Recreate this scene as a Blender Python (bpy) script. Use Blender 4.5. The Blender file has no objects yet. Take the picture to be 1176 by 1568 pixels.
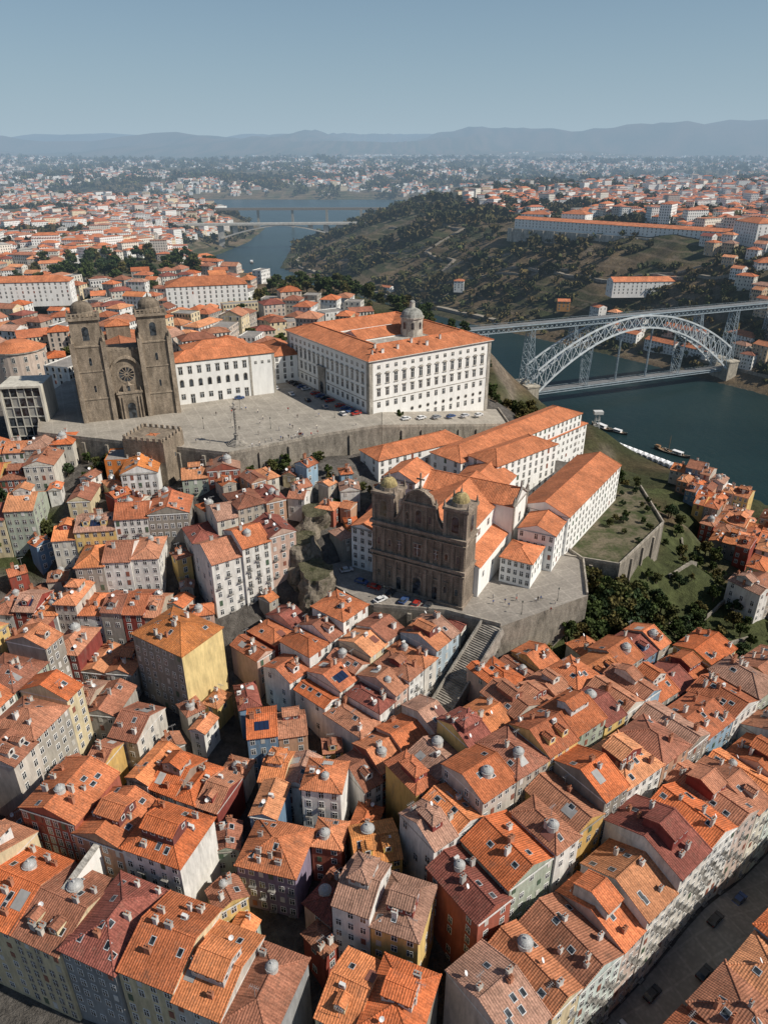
import bpy, math, random
import numpy as np
from mathutils import Vector, Matrix
R=random.Random(11); RN=np.random.RandomState(5)
rad=math.radians
sc=bpy.context.scene
# ---------------------------------------------------------------- materials
def haze_group():  # air haze painted onto surfaces: a glowing tint that grows with distance from origin
    g=bpy.data.node_groups.new('PaintedHaze','ShaderNodeTree')
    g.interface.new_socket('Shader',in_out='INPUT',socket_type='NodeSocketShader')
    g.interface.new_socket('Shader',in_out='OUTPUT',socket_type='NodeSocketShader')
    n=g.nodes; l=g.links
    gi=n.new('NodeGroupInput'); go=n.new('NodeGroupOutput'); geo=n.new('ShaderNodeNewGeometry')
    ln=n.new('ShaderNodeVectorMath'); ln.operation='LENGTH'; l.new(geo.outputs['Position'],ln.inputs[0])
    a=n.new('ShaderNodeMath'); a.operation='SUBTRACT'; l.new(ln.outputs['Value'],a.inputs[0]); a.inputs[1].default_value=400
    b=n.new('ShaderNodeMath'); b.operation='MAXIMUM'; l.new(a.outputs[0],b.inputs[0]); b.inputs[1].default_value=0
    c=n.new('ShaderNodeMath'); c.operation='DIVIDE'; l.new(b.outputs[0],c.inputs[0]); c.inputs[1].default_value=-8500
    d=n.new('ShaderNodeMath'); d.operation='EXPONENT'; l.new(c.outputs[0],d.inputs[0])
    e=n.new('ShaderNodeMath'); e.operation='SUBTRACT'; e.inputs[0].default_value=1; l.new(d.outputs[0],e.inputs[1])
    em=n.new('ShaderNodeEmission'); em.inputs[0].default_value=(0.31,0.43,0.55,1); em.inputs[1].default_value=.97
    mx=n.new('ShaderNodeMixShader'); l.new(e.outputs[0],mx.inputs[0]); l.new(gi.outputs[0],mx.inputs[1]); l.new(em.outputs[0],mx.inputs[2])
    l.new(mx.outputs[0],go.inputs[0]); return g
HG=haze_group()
class NT:
    def __init__(s,name,rough=.9,spec=.2):
        s.m=bpy.data.materials.new(name); s.m.use_nodes=True; s.t=s.m.node_tree; s.n=s.t.nodes; s.l=s.t.links
        s.n.clear(); s.b=s.n.new('ShaderNodeBsdfPrincipled'); s.o=s.n.new('ShaderNodeOutputMaterial')
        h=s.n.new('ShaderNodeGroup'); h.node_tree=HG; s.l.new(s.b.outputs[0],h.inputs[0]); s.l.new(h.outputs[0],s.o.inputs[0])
        s.b.inputs['Roughness'].default_value=rough; s.b.inputs['Specular IOR Level'].default_value=spec
        s.m.cycles.emission_sampling='NONE'
    def math(s,op,a,b=None,clamp=False):
        x=s.n.new('ShaderNodeMath'); x.operation=op; x.use_clamp=clamp
        for i,v in enumerate((a,b)):
            if v is None: continue
            if isinstance(v,(int,float)): x.inputs[i].default_value=v
            else: s.l.new(v,x.inputs[i])
        return x.outputs[0]
    def pos(s): return s.n.new('ShaderNodeNewGeometry').outputs['Position']
    def uv(s): return s.n.new('ShaderNodeUVMap').outputs[0]
    def col(s):
        a=s.n.new('ShaderNodeAttribute'); a.attribute_name='Col'; return a.outputs['Color']
    def scale(s,v,xyz):
        x=s.n.new('ShaderNodeVectorMath'); x.operation='MULTIPLY'; s.l.new(v,x.inputs[0]); x.inputs[1].default_value=xyz; return x.outputs[0]
    def noise(s,v,sc_,det=3,ro=.6):
        x=s.n.new('ShaderNodeTexNoise'); s.l.new(v,x.inputs['Vector']); x.inputs['Scale'].default_value=sc_; x.inputs['Detail'].default_value=det; x.inputs['Roughness'].default_value=ro; return x.outputs['Fac']
    def rng(s,v,a,b,c,d):
        x=s.n.new('ShaderNodeMapRange'); s.l.new(v,x.inputs[0])
        for i,k in enumerate((a,b,c,d)): x.inputs[i+1].default_value=k
        return x.outputs[0]
    def mul(s,c,f):
        x=s.n.new('ShaderNodeVectorMath'); x.operation='SCALE'; s.l.new(c,x.inputs[0]); s.l.new(f,x.inputs['Scale']); return x.outputs[0]
    def mix(s,f,a,b):
        x=s.n.new('ShaderNodeMix'); x.data_type='RGBA'
        if isinstance(f,(int,float)): x.inputs[0].default_value=f
        else: s.l.new(f,x.inputs[0])
        for i,v in ((6,a),(7,b)):
            if isinstance(v,tuple): x.inputs[i].default_value=(*v,1)
            else: s.l.new(v,x.inputs[i])
        return x.outputs[2]
    def color(s,c): s.l.new(c,s.b.inputs['Base Color'])
    def bump(s,h,d=.1,st=.5):
        x=s.n.new('ShaderNodeBump'); x.inputs['Distance'].default_value=d; x.inputs['Strength'].default_value=st; s.l.new(h,x.inputs['Height']); s.l.new(x.outputs[0],s.b.inputs['Normal'])
MAT={}
# clay tile
t=NT('clay_roof_tile',.85); uv=t.uv(); p=t.pos(); sx=t.n.new('ShaderNodeSeparateXYZ'); t.l.new(uv,sx.inputs[0])
rib=t.math('SINE',t.math('MULTIPLY',sx.outputs[0],12.5)); crs=t.math('SINE',t.math('MULTIPLY',sx.outputs[1],15.0))
st=t.rng(t.noise(t.scale(uv,(1.9,.16,1)),1.0,4,.7),.3,.7,.68,1.28)
bl=t.rng(t.noise(p,.16,4,.65),.35,.7,.72,1.18); sp=t.rng(t.noise(p,2.2,3,.7),.3,.7,.62,1.36)
ribf=t.rng(rib,-1,1,.84,1.08)
c=t.mul(t.mul(t.mul(t.mul(t.col(),st),bl),sp),ribf)
c=t.mix(t.rng(t.noise(p,.4,6,.8),.52,.76,0,.68),c,(.115,.08,.06)); c=t.mix(t.rng(t.noise(p,.9,5,.8),.60,.75,0,.38),c,(.46,.35,.25)); t.color(c)
t.bump(t.math('ADD',rib,t.math('MULTIPLY',crs,.3)),.06,.6); MAT['roof']=t.m
# render/plaster
t=NT('plaster_wall',.9); p=t.pos()
c=t.mul(t.col(),t.rng(t.noise(t.scale(p,(1,1,.2)),.8,6,.75),.3,.65,.62,1.08)); c=t.mul(c,t.rng(t.noise(p,.12,2),.3,.7,.86,1.06))
c=t.mix(t.rng(t.noise(t.scale(p,(1,1,.3)),.35,6,.8),.55,.74,0,.55),c,(.18,.16,.135)); t.color(c); MAT['wall']=t.m
t=NT('clean_limewash_wall',.9); p=t.pos()
c=t.mul(t.col(),t.rng(t.noise(t.scale(p,(1,1,.2)),.5,6,.75),.3,.65,.84,1.06)); t.color(c); MAT['cwall']=t.m
# granite
t=NT('granite',.9); p=t.pos(); sx=t.n.new('ShaderNodeSeparateXYZ'); t.l.new(p,sx.inputs[0])
cb=t.n.new('ShaderNodeCombineXYZ'); t.l.new(t.math('ADD',sx.outputs[0],sx.outputs[1]),cb.inputs[0]); t.l.new(sx.outputs[2],cb.inputs[1])
br=t.n.new('ShaderNodeTexBrick'); t.l.new(cb.outputs[0],br.inputs['Vector']); br.inputs['Scale'].default_value=.8
br.inputs['Color1'].default_value=(1.1,1.1,1.1,1); br.inputs['Color2'].default_value=(.82,.82,.82,1); br.inputs['Mortar'].default_value=(.6,.6,.6,1); br.inputs['Mortar Size'].default_value=.03
x=t.n.new('ShaderNodeVectorMath'); x.operation='MULTIPLY'; t.l.new(t.col(),x.inputs[0]); t.l.new(br.outputs[0],x.inputs[1])
c=t.mul(x.outputs[0],t.rng(t.noise(t.scale(p,(1,1,.35)),.45,5,.75),.3,.7,.45,1.4)); c=t.mul(c,t.rng(t.noise(p,3,2),.3,.7,.8,1.2)); t.color(c)
t.bump(t.noise(p,2,4),.1,.5); MAT['stone']=t.m
t=NT('weathered_rock',.95); p=t.pos(); c=t.mul(t.col(),t.rng(t.noise(p,.35,7,.8),.3,.7,.35,1.5)); c=t.mix(t.rng(t.noise(p,.3,4),.54,.66,0,.7),c,(.045,.055,.02)); t.color(c); t.bump(t.noise(p,.8,6,.8),1.2,1); MAT['rock']=t.m
# glass
t=NT('window_glass',.18,.5); t.color(t.mix(t.rng(t.noise(t.pos(),.6,1),.4,.6,0,1),(.012,.015,.018),(.06,.07,.08))); MAT['glass']=t.m
t=NT('painted_surface',.5,.4); t.color(t.mul(t.col(),t.rng(t.noise(t.pos(),.7,3),.3,.7,.85,1.1))); MAT['paint']=t.m
t=NT('painted_iron',.55,.4); t.color(t.mul(t.col(),t.rng(t.noise(t.pos(),.3,3),.3,.7,.8,1.15))); MAT['iron']=t.m
t=NT('solar_panel_glass',.15,.6); t.color(t.col()); MAT['solar']=t.m
t=NT('granite_paving',.9); p=t.pos(); c=t.mul(t.col(),t.rng(t.noise(p,.15,5,.7),.3,.7,.75,1.14)); v=t.n.new('ShaderNodeTexVoronoi'); t.l.new(p,v.inputs['Vector']); v.inputs['Scale'].default_value=1.1
sx=t.n.new('ShaderNodeSeparateXYZ'); t.l.new(p,sx.inputs[0])
gl1=t.math('LESS_THAN',t.math('FRACT',t.math('DIVIDE',t.math('ADD',sx.outputs[0],t.math('MULTIPLY',sx.outputs[1],.45)),5.5)),.09)
gl2=t.math('LESS_THAN',t.math('FRACT',t.math('DIVIDE',t.math('SUBTRACT',sx.outputs[1],t.math('MULTIPLY',sx.outputs[0],.45)),5.5)),.09)
c=t.mul(c,t.rng(v.outputs['Distance'],0,.6,1.08,.85)); c=t.mul(c,t.rng(t.math('MAXIMUM',gl1,gl2),0,1,1,1.16)); t.color(c); MAT['pave']=t.m
t=NT('garden_soil',.95); p=t.pos(); c=t.mix(t.rng(t.noise(p,.14,5,.7),.42,.6,0,1),(.15,.125,.085),(.05,.062,.024)); t.color(t.mul(c,t.rng(t.noise(p,1.2,4,.7),.3,.7,.6,1.3))); MAT['soil']=t.m
# far wall with window grid
t=NT('facade_with_windows',.9); sx=t.n.new('ShaderNodeSeparateXYZ'); t.l.new(t.uv(),sx.inputs[0])
fu=t.math('FRACT',t.math('DIVIDE',sx.outputs[0],2.9)); fv=t.math('FRACT',t.math('DIVIDE',sx.outputs[1],3.1))
def band(t,v,a,b): return t.math('MULTIPLY',t.math('GREATER_THAN',v,a),t.math('LESS_THAN',v,b))
t.color(t.mix(t.math('MULTIPLY',band(t,fu,.32,.7),band(t,fv,.25,.8)),t.col(),(.05,.055,.06))); MAT['farwall']=t.m
t=NT('leaves',.75,.15); t.color(t.mul(t.col(),t.rng(t.noise(t.pos(),.8,3),.3,.7,.65,1.4))); MAT['leaf']=t.m
t=NT('bark',.95); t.color(t.mul(t.col(),t.rng(t.noise(t.scale(t.pos(),(1,1,.2)),3,3),.3,.7,.7,1.3))); MAT['bark']=t.m
t=NT('skin_and_cloth',.8); t.color(t.col()); MAT['cloth']=t.m
t=NT('terrain_ground',.95); p=t.pos(); sx=t.n.new('ShaderNodeSeparateXYZ'); t.l.new(p,sx.inputs[0])
c=t.mul(t.col(),t.rng(t.noise(p,.03,6,.75),.3,.7,.5,1.5)); c=t.mul(c,t.rng(t.noise(p,.4,4,.7),.3,.7,.6,1.4))
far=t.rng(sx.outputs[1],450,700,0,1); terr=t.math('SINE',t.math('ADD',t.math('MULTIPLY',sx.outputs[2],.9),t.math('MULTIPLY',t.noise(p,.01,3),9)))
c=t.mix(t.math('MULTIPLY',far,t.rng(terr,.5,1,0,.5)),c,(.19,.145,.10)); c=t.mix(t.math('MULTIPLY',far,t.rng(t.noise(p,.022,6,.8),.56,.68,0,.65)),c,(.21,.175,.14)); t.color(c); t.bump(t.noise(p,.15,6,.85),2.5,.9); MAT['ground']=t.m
t=NT('river_water',.28,.10); p=t.pos(); t.color(t.mix(t.rng(t.noise(p,.006,3),.4,.6,0,1),(.008,.023,.025),(.014,.032,.033)))
t.bump(t.math('ADD',t.noise(t.scale(p,(1,.5,1)),.12,4,.7),t.math('MULTIPLY',t.noise(p,.9,2),.3)),1.2,.6); MAT['water']=t.m
# ---------------------------------------------------------------- mesh builder
def sh(c,f): return tuple(min(1,max(0,v*f)) for v in c)
class MB:
    def __init__(s): s.v=[];s.f=[];s.m=[];s.c=[];s.u=[]
    def face(s,pts,mat,col):
        k=len(s.v); s.v.extend(pts); s.f.append(tuple(range(k,k+len(pts)))); s.m.append(mat)
        s.c.extend([(*col,1)]*len(pts))
        p0=pts[0]; p1=pts[1]; p2=pts[2]
        e=(p1[0]-p0[0],p1[1]-p0[1],p1[2]-p0[2]); L=math.sqrt(e[0]**2+e[1]**2+e[2]**2) or 1; e=(e[0]/L,e[1]/L,e[2]/L)
        q=(p2[0]-p0[0],p2[1]-p0[1],p2[2]-p0[2]); dd=q[0]*e[0]+q[1]*e[1]+q[2]*e[2]; w=(q[0]-dd*e[0],q[1]-dd*e[1],q[2]-dd*e[2]); L=math.sqrt(w[0]**2+w[1]**2+w[2]**2) or 1; w=(w[0]/L,w[1]/L,w[2]/L)
        for p in pts:
            r=(p[0]-p0[0],p[1]-p0[1],p[2]-p0[2]); s.u.append((r[0]*e[0]+r[1]*e[1]+r[2]*e[2],r[0]*w[0]+r[1]*w[1]+r[2]*w[2]))
    def ob(s,o,t,n,a0,a1,b0,b1,z0,z1,mat,col,back=False):
        P=lambda a,b,z:(o[0]+t[0]*a+n[0]*b,o[1]+t[1]*a+n[1]*b,o[2]+z)
        F=s.face
        F([P(a0,b1,z0),P(a1,b1,z0),P(a1,b1,z1),P(a0,b1,z1)],mat,col)
        F([P(a0,b0,z0),P(a0,b1,z0),P(a0,b1,z1),P(a0,b0,z1)],mat,col)
        F([P(a1,b1,z0),P(a1,b0,z0),P(a1,b0,z1),P(a1,b1,z1)],mat,col)
        F([P(a0,b1,z1),P(a1,b1,z1),P(a1,b0,z1),P(a0,b0,z1)],mat,col)
        F([P(a0,b0,z0),P(a1,b0,z0),P(a1,b1,z0),P(a0,b1,z0)],mat,col)
        if back: F([P(a1,b0,z0),P(a0,b0,z0),P(a0,b0,z1),P(a1,b0,z1)],mat,col)
    def box(s,x0,x1,y0,y1,z0,z1,mat,col): s.ob((0,0,0),(1,0),(0,-1),x0,x1,-y1,-y0,z0,z1,mat,col,True)
    def beam(s,p,q,w,mat,col,h=None):
        p=Vector(p);q=Vector(q);d=(q-p); 
        if d.length<1e-4: return
        d.normalize(); up=Vector((0,0,1)) if abs(d.z)<.95 else Vector((1,0,0)); a=d.cross(up).normalized()*w/2; b=a.cross(d).normalized()*(h or w)/2
        A=[p-a-b,p+a-b,p+a+b,p-a+b];B=[x+(q-p) for x in A]
        for i in range(4):
            j=(i+1)%4; s.face([tuple(A[i]),tuple(B[i]),tuple(B[j]),tuple(A[j])],mat,col)
        s.face([tuple(x) for x in A],mat,col); s.face([tuple(x) for x in B[::-1]],mat,col)
    def cyl(s,x,y,z0,z1,r0,r1,n,mat,col,cap=True):
        A=[(x+r0*math.cos(2*math.pi*i/n),y+r0*math.sin(2*math.pi*i/n),z0) for i in range(n)]
        B=[(x+r1*math.cos(2*math.pi*i/n),y+r1*math.sin(2*math.pi*i/n),z1) for i in range(n)]
        for i in range(n):
            j=(i+1)%n
            if r1<1e-3: s.face([A[i],A[j],B[i]],mat,col)
            else: s.face([A[i],A[j],B[j],B[i]],mat,col)
        if cap and r1>1e-3: s.face(B,mat,col)
    def dome(s,x,y,z,r,h,n,mat,col,k=5,r2=0.0):
        for i in range(k):
            a=math.pi/2*i/k;b=math.pi/2*(i+1)/k
            s.cyl(x,y,z+h*math.sin(a),z+h*math.sin(b),max(r*math.cos(a),r2),max(r*math.cos(b),r2),n,mat,col,False)
    def arch(s,o,t,n,w,h,b,mat,col,k=8,pointed=False):
        r=w/2; pts=[(-r,0),(r,0)]
        for i in range(k+1):
            a=math.pi*i/k; pts.append((r*math.cos(a),h-r+r*math.sin(a)))
        s.face([(o[0]+t[0]*a+n[0]*b,o[1]+t[1]*a+n[1]*b,o[2]+z) for a,z in pts],mat,col)
    def disc(s,o,t,n,r,b,mat,col,k=16,r2=0):
        P=lambda a,rr:(o[0]+t[0]*rr*math.cos(a)+n[0]*b,o[1]+t[1]*rr*math.cos(a)+n[1]*b,o[2]+rr*math.sin(a))
        if r2==0: s.face([P(2*math.pi*i/k,r) for i in range(k)],mat,col)
        else:
            for i in range(k): a=2*math.pi*i/k;c=2*math.pi*(i+1)/k; s.face([P(a,r),P(c,r),P(c,r2),P(a,r2)],mat,col)
    def mesh(s,name):
        me=bpy.data.meshes.new(name); me.from_pydata(s.v,[],s.f)
        names=[]; 
        for k in s.m:
            if k not in names: names.append(k)
        for k in names: me.materials.append(MAT[k])
        d={k:i for i,k in enumerate(names)}
        me.polygons.foreach_set('material_index',[d[k] for k in s.m])
        a=me.color_attributes.new('Col','FLOAT_COLOR','POINT'); a.data.foreach_set('color',np.array(s.c,dtype=np.float32).ravel())
        u=me.uv_layers.new(name='UVMap'); u.data.foreach_set('uv',np.array(s.u,dtype=np.float32).ravel())
        me.update(); return me
    def obj(s,name,loc=(0,0,0),th=0): return place(s.mesh(name),name,loc,th)
def place(me,name,loc=(0,0,0),th=0,scl=None,par=None):
    o=bpy.data.objects.new(name,me); sc.collection.objects.link(o); o.location=loc; o.rotation_euler=(0,0,th)
    if scl: o.scale=scl
    if par: o.parent=par
    return o
# ---------------------------------------------------------------- terrain
LB=np.array([(330,100),(262,250),(208,346),(176,401),(150,445),(128,490),(108,528),(92,600),(55,690),(-40,810),(-150,950),(-205,1050),(-300,1180),(-330,1346),(-300,1672),(-311,1986),(-420,2300),(-565,2584),(-1200,2850),(-2600,3000)],float)
RB=np.array([(520,100),(440,300),(335,480),(300,555),(282,580),(235,650),(180,720),(98,817),(20,920),(-43,1009),(-175,1264),(-192,1608),(-143,1900),(63,2309),(300,2700),(320,3000),(100,3350),(-700,3400),(-2600,3500)],float)
RP=np.vstack([LB,RB[::-1]])
def pdist(X,Y,PL):
    D=np.full(X.shape,1e9)
    for a,b in zip(PL[:-1],PL[1:]):
        ab=b-a; L2=(ab**2).sum(); t=np.clip(((X-a[0])*ab[0]+(Y-a[1])*ab[1])/L2,0,1)
        D=np.minimum(D,np.hypot(X-a[0]-t*ab[0],Y-a[1]-t*ab[1]))
    return D
def inpoly(X,Y,P):
    c=np.zeros(X.shape,bool); n=len(P); j=n-1
    for i in range(n):
        xi,yi=P[i][0],P[i][1]; xj,yj=P[j][0],P[j][1]
        if yi!=yj: c^=((yi>Y)!=(yj>Y))&(X<(xj-xi)*(Y-yi)/(yj-yi)+xi)
        j=i
    return c
def vn(X,Y,s,seed=0):
    X=X/s;Y=Y/s; xi=np.floor(X).astype(np.int64);yi=np.floor(Y).astype(np.int64);fx=X-xi;fy=Y-yi;fx=fx*fx*(3-2*fx);fy=fy*fy*(3-2*fy)
    def h(a,b):
        n=(a*374761393+b*668265263+seed*974634777)&0x7fffffff; n=((n^(n>>13))*1274126177)&0x7fffffff; return ((n^(n>>16))&0xffff)/65535.
    return (h(xi,yi)*(1-fx)+h(xi+1,yi)*fx)*(1-fy)+(h(xi,yi+1)*(1-fx)+h(xi+1,yi+1)*fx)*fy
def fbm(X,Y,s,seed=0,o=4):
    r=0;a=.5
    for k in range(o): r=r+a*vn(X,Y,s/2**k,seed+k); a*=.5
    return r
CP=np.array([(-75,85,18),(-130,90,20),(0,65,16),(45,80,15),(98,120,14),(150,165,12),(200,200,9),(-5,132,25),(13,149,31),(20,160,39),(30,172,48),(14,158,35),(6,166,37),(-4,165,37),(-20,172,36),(0,30,15),(-30,120,24),(-60,130,26),(-100,140,29),(-150,150,34),(-71,161,31),(-109,187,40),(-150,200,46),(-40,150,28),(-30,175,35),(-12,185,47),
(-60,190,43),(-40,205,54),(-70,212,56),(-97,232,62),(-140,240,62),(-170,260,65),(-45,222,63),(-52,230,67),(-24,246,67),(0,256,66),(-76,230,64),(-105,248,66),(-20,215,58),(0,200,51),(0,235,60),(20,250,60),(40,190,50),(55,187,48),(60,215,50),(85,227,46),(90,255,48),(55,270,55),(60,300,60),(88,302,48),
(72,194,38),(80,185,28),(66,182,32),(55,168,27),(40,155,25),(42,166,35),(78,162,20),(110,200,24),(132,240,20),(120,170,16),(160,230,12),(150,280,10),(180,300,6),(115,270,32),(130,300,20),(108,228,34),(120,340,18),(150,380,5),(110,400,20),(100,450,14),
(-120,290,74),(-60,280,74),(0,300,73),(-100,350,75),(-50,400,74),(40,330,66),(60,360,50),(-200,300,70),(-250,350,70),(-300,250,58),(-250,200,50),(-150,450,72),(-50,450,70),(20,420,64),(60,440,45),(40,490,56),(-350,450,66),(-110,300,75),(20,470,60),(300,100,0),(-200,100,30)],float)
PLAT=[]
def sm(x): x=np.clip(x,0,1); return x*x*(3-2*x)
def gh(X,Y):
    X=np.asarray(X,float);Y=np.asarray(Y,float)
    num=np.zeros(X.shape);den=np.zeros(X.shape)
    for x,y,z in CP:
        w=1/(((X-x)**2+(Y-y)**2)+20)**1.9; num+=w*z; den+=w
    near=num/den
    dl=pdist(X,Y,LB);dr=pdist(X,Y,RB);ins=inpoly(X,Y,RP);d=np.minimum(dl,dr);gaia=(dr<dl)
    D0=np.hypot(X,Y)
    n1=fbm(X,Y,260,3);n2=fbm(X,Y,900,9)
    Hp=np.interp(Y,[400,800,1200,2600],[66,62,48,46]);Wp=np.interp(Y,[400,600,1500],[60,110,160])
    Hg=np.interp(Y,[300,900,1200,2200,3500],[80,88,84,90,60]);Wg=np.interp(Y,[300,600,900,1400],[70,130,230,260])
    pro=sm((200-X)/200)*sm((Y-850)/200)*sm((2400-Y)/300); Hg=Hg*(1-pro)+66*pro
    H=np.where(gaia,Hg,Hp);W=np.where(gaia,Wg,Wp)
    H=H+(n1-.47)*55*sm((d-60)/300)*np.where(gaia,1,.6)+(n2-.47)*60*sm((D0-1500)/2000)
    ff=sm((Y-3350)/500); Hf=35+np.clip(Y-3400,0,5000)*.017+(n2-.47)*70+(fbm(X,Y,2500,5)-.47)*90
    H=H*(1-ff)+Hf*ff; W=W*(1-ff)+500*ff
    far=H*(sm(d/W)**.8)+(vn(X,Y,35,2)-.5)*9*sm(d/60)+(vn(X,Y,14,8)-.5)*4*sm(d/60)*sm((1500-Y)/400)+1.0
    ridge=1-np.abs(2*fbm(X,Y,5200,21,5)-1); far=far+sm((D0-9000)/6000)*(np.clip(ridge-.60,0,1)*1050*(.45+1.1*vn(X,Y,7000,77))+fbm(X,Y,1500,4)*120)
    b=sm((Y-430)/90)*1.0; b=np.maximum(b,sm((np.abs(X+60)-300)/120)); b=np.where(gaia&(X>150),1,b)
    h=near*(1-b)+far*b
    h=h*np.where(b<1,sm((d+4)/34),1)+0
    h=np.maximum(h,1.6)
    h=np.where(ins,-6*sm(d/8)+1.0*(1-sm(d/8)),h)
    return h
def gnd(x,y): return float(gh(np.array([x]),np.array([y]))[0])
FOOT=[]
def reg(cx,cy,th,w,d): FOOT.append((cx,cy,th,w/2,d/2))
def ovl(cx,cy,th,w,d,shr=.84):
    w*=shr/2;d*=shr/2
    for (x,y,t2,a,b) in FOOT:
        dx=x-cx;dy=y-cy; r=math.hypot(w,d)+math.hypot(a,b)
        if dx*dx+dy*dy>r*r: continue
        sep=False; dt=t2-th; c_=abs(math.cos(dt));s_=abs(math.sin(dt)); a*=.94;b*=.94
        for ax in (0,1):
            an=th+ax*math.pi/2; p=abs(dx*math.cos(an)+dy*math.sin(an)); own=(w,d)[ax]; oth=(a*c_+b*s_) if ax==0 else (a*s_+b*c_)
            if p>own+oth: sep=True
            an=t2+ax*math.pi/2; p=abs(dx*math.cos(an)+dy*math.sin(an)); own=(a,b)[ax]; oth=(w*c_+d*s_) if ax==0 else (w*s_+d*c_)
            if p>own+oth: sep=True
        if not sep: return True
    return False
# ---------------------------------------------------------------- houses
ROOFC=[(.62,.21,.095),(.58,.185,.08),(.50,.17,.085),(.63,.25,.125),(.40,.17,.105),(.52,.235,.14),(.68,.30,.15),(.34,.14,.09),(.60,.17,.065),(.44,.25,.18),(.66,.24,.10),(.46,.20,.12),(.30,.10,.075)]
WALLC=[(.74,.72,.68)]*4+[(.66,.62,.54)]*2+[(.68,.58,.38),(.70,.50,.20),(.40,.37,.32),(.30,.27,.23),(.34,.31,.27),(.45,.40,.34),(.30,.07,.05),(.38,.12,.08),(.28,.40,.50),(.18,.28,.40),(.60,.42,.34),(.55,.50,.44),(.50,.30,.2),(.40,.44,.36),(.62,.40,.14)]
FR=[(.7,.69,.66),(.38,.35,.31),(.75,.74,.72)]
def window(M,o,t,n,w,h,fc,style=0,bars=True):
    M.ob(o,t,n,-w/2-.14,w/2+.14,0,.06,-.14,h+.16,'paint',fc)
    P=lambda a,z,b=.066:(o[0]+t[0]*a+n[0]*b,o[1]+t[1]*a+n[1]*b,o[2]+z)
    M.face([P(-w/2,0),P(w/2,0),P(w/2,h),P(-w/2,h)],'glass',(0,0,0))
    if bars:
        M.ob(o,t,n,-.05,.05,.067,.1,0,h,'paint',(.75,.75,.73)); M.ob(o,t,n,-w/2,-.052,.067,.095,h*.66,h*.66+.09,'paint',(.75,.75,.73)); M.ob(o,t,n,.052,w/2,.067,.095,h*.66,h*.66+.09,'paint',(.75,.75,.73))
    if style==1:
        M.ob(o,t,n,-w/2-.3,w/2+.3,.06,.75,-.2,-.06,'stone',(.35,.33,.3))
        M.ob(o,t,n,-w/2-.3,w/2+.3,.7,.74,.85,.92,'iron',(.03,.03,.03))
        k=7
        for i in range(k): a=-w/2-.28+(w+.56)*i/(k-1); M.ob(o,t,n,a-.02,a+.02,.7,.74,-.06,.85,'iron',(.03,.03,.03))
    elif style==2:
        M.ob(o,t,n,-w/2-.25,w/2+.25,.06,.22,h+.2,h+.38,'stone',(.4,.37,.33))
def wins(M,p0,p1,z0,z1,fl=3.1,bw=2.3,ww=1.0,wh=1.75,fc=(.7,.7,.68),bal=0,top=.75,door=True,bars=True,skip=.06):
    L=math.hypot(p1[0]-p0[0],p1[1]-p0[1]); t=((p1[0]-p0[0])/L,(p1[1]-p0[1])/L); n=(t[1],-t[0])
    nc=max(1,int((L-.6)/bw)); nf=max(1,int((z1-z0)/fl))
    for k in range(nf):
        zz=z1-top-wh-k*fl
        if zz<z0+.3: break
        for i in range(nc):
            if bal==0 and R.random()<skip: continue
            a=(i+.5)*L/nc; o=(p0[0]+t[0]*a,p0[1]+t[1]*a,zz)
            if R.random()<.15 and skip<.3: # closed shutters
                M.ob(o,t,n,-ww/2,ww/2,0,.09,0,wh,'paint',R.choice([(.5,.48,.44),(.08,.12,.08),(.25,.1,.07),(.6,.58,.55)])); continue
            window(M,o,t,n,ww,wh,fc,1 if (bal and k>0 and (k+i)%2==0) or bal==2 else 0,bars)
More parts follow.
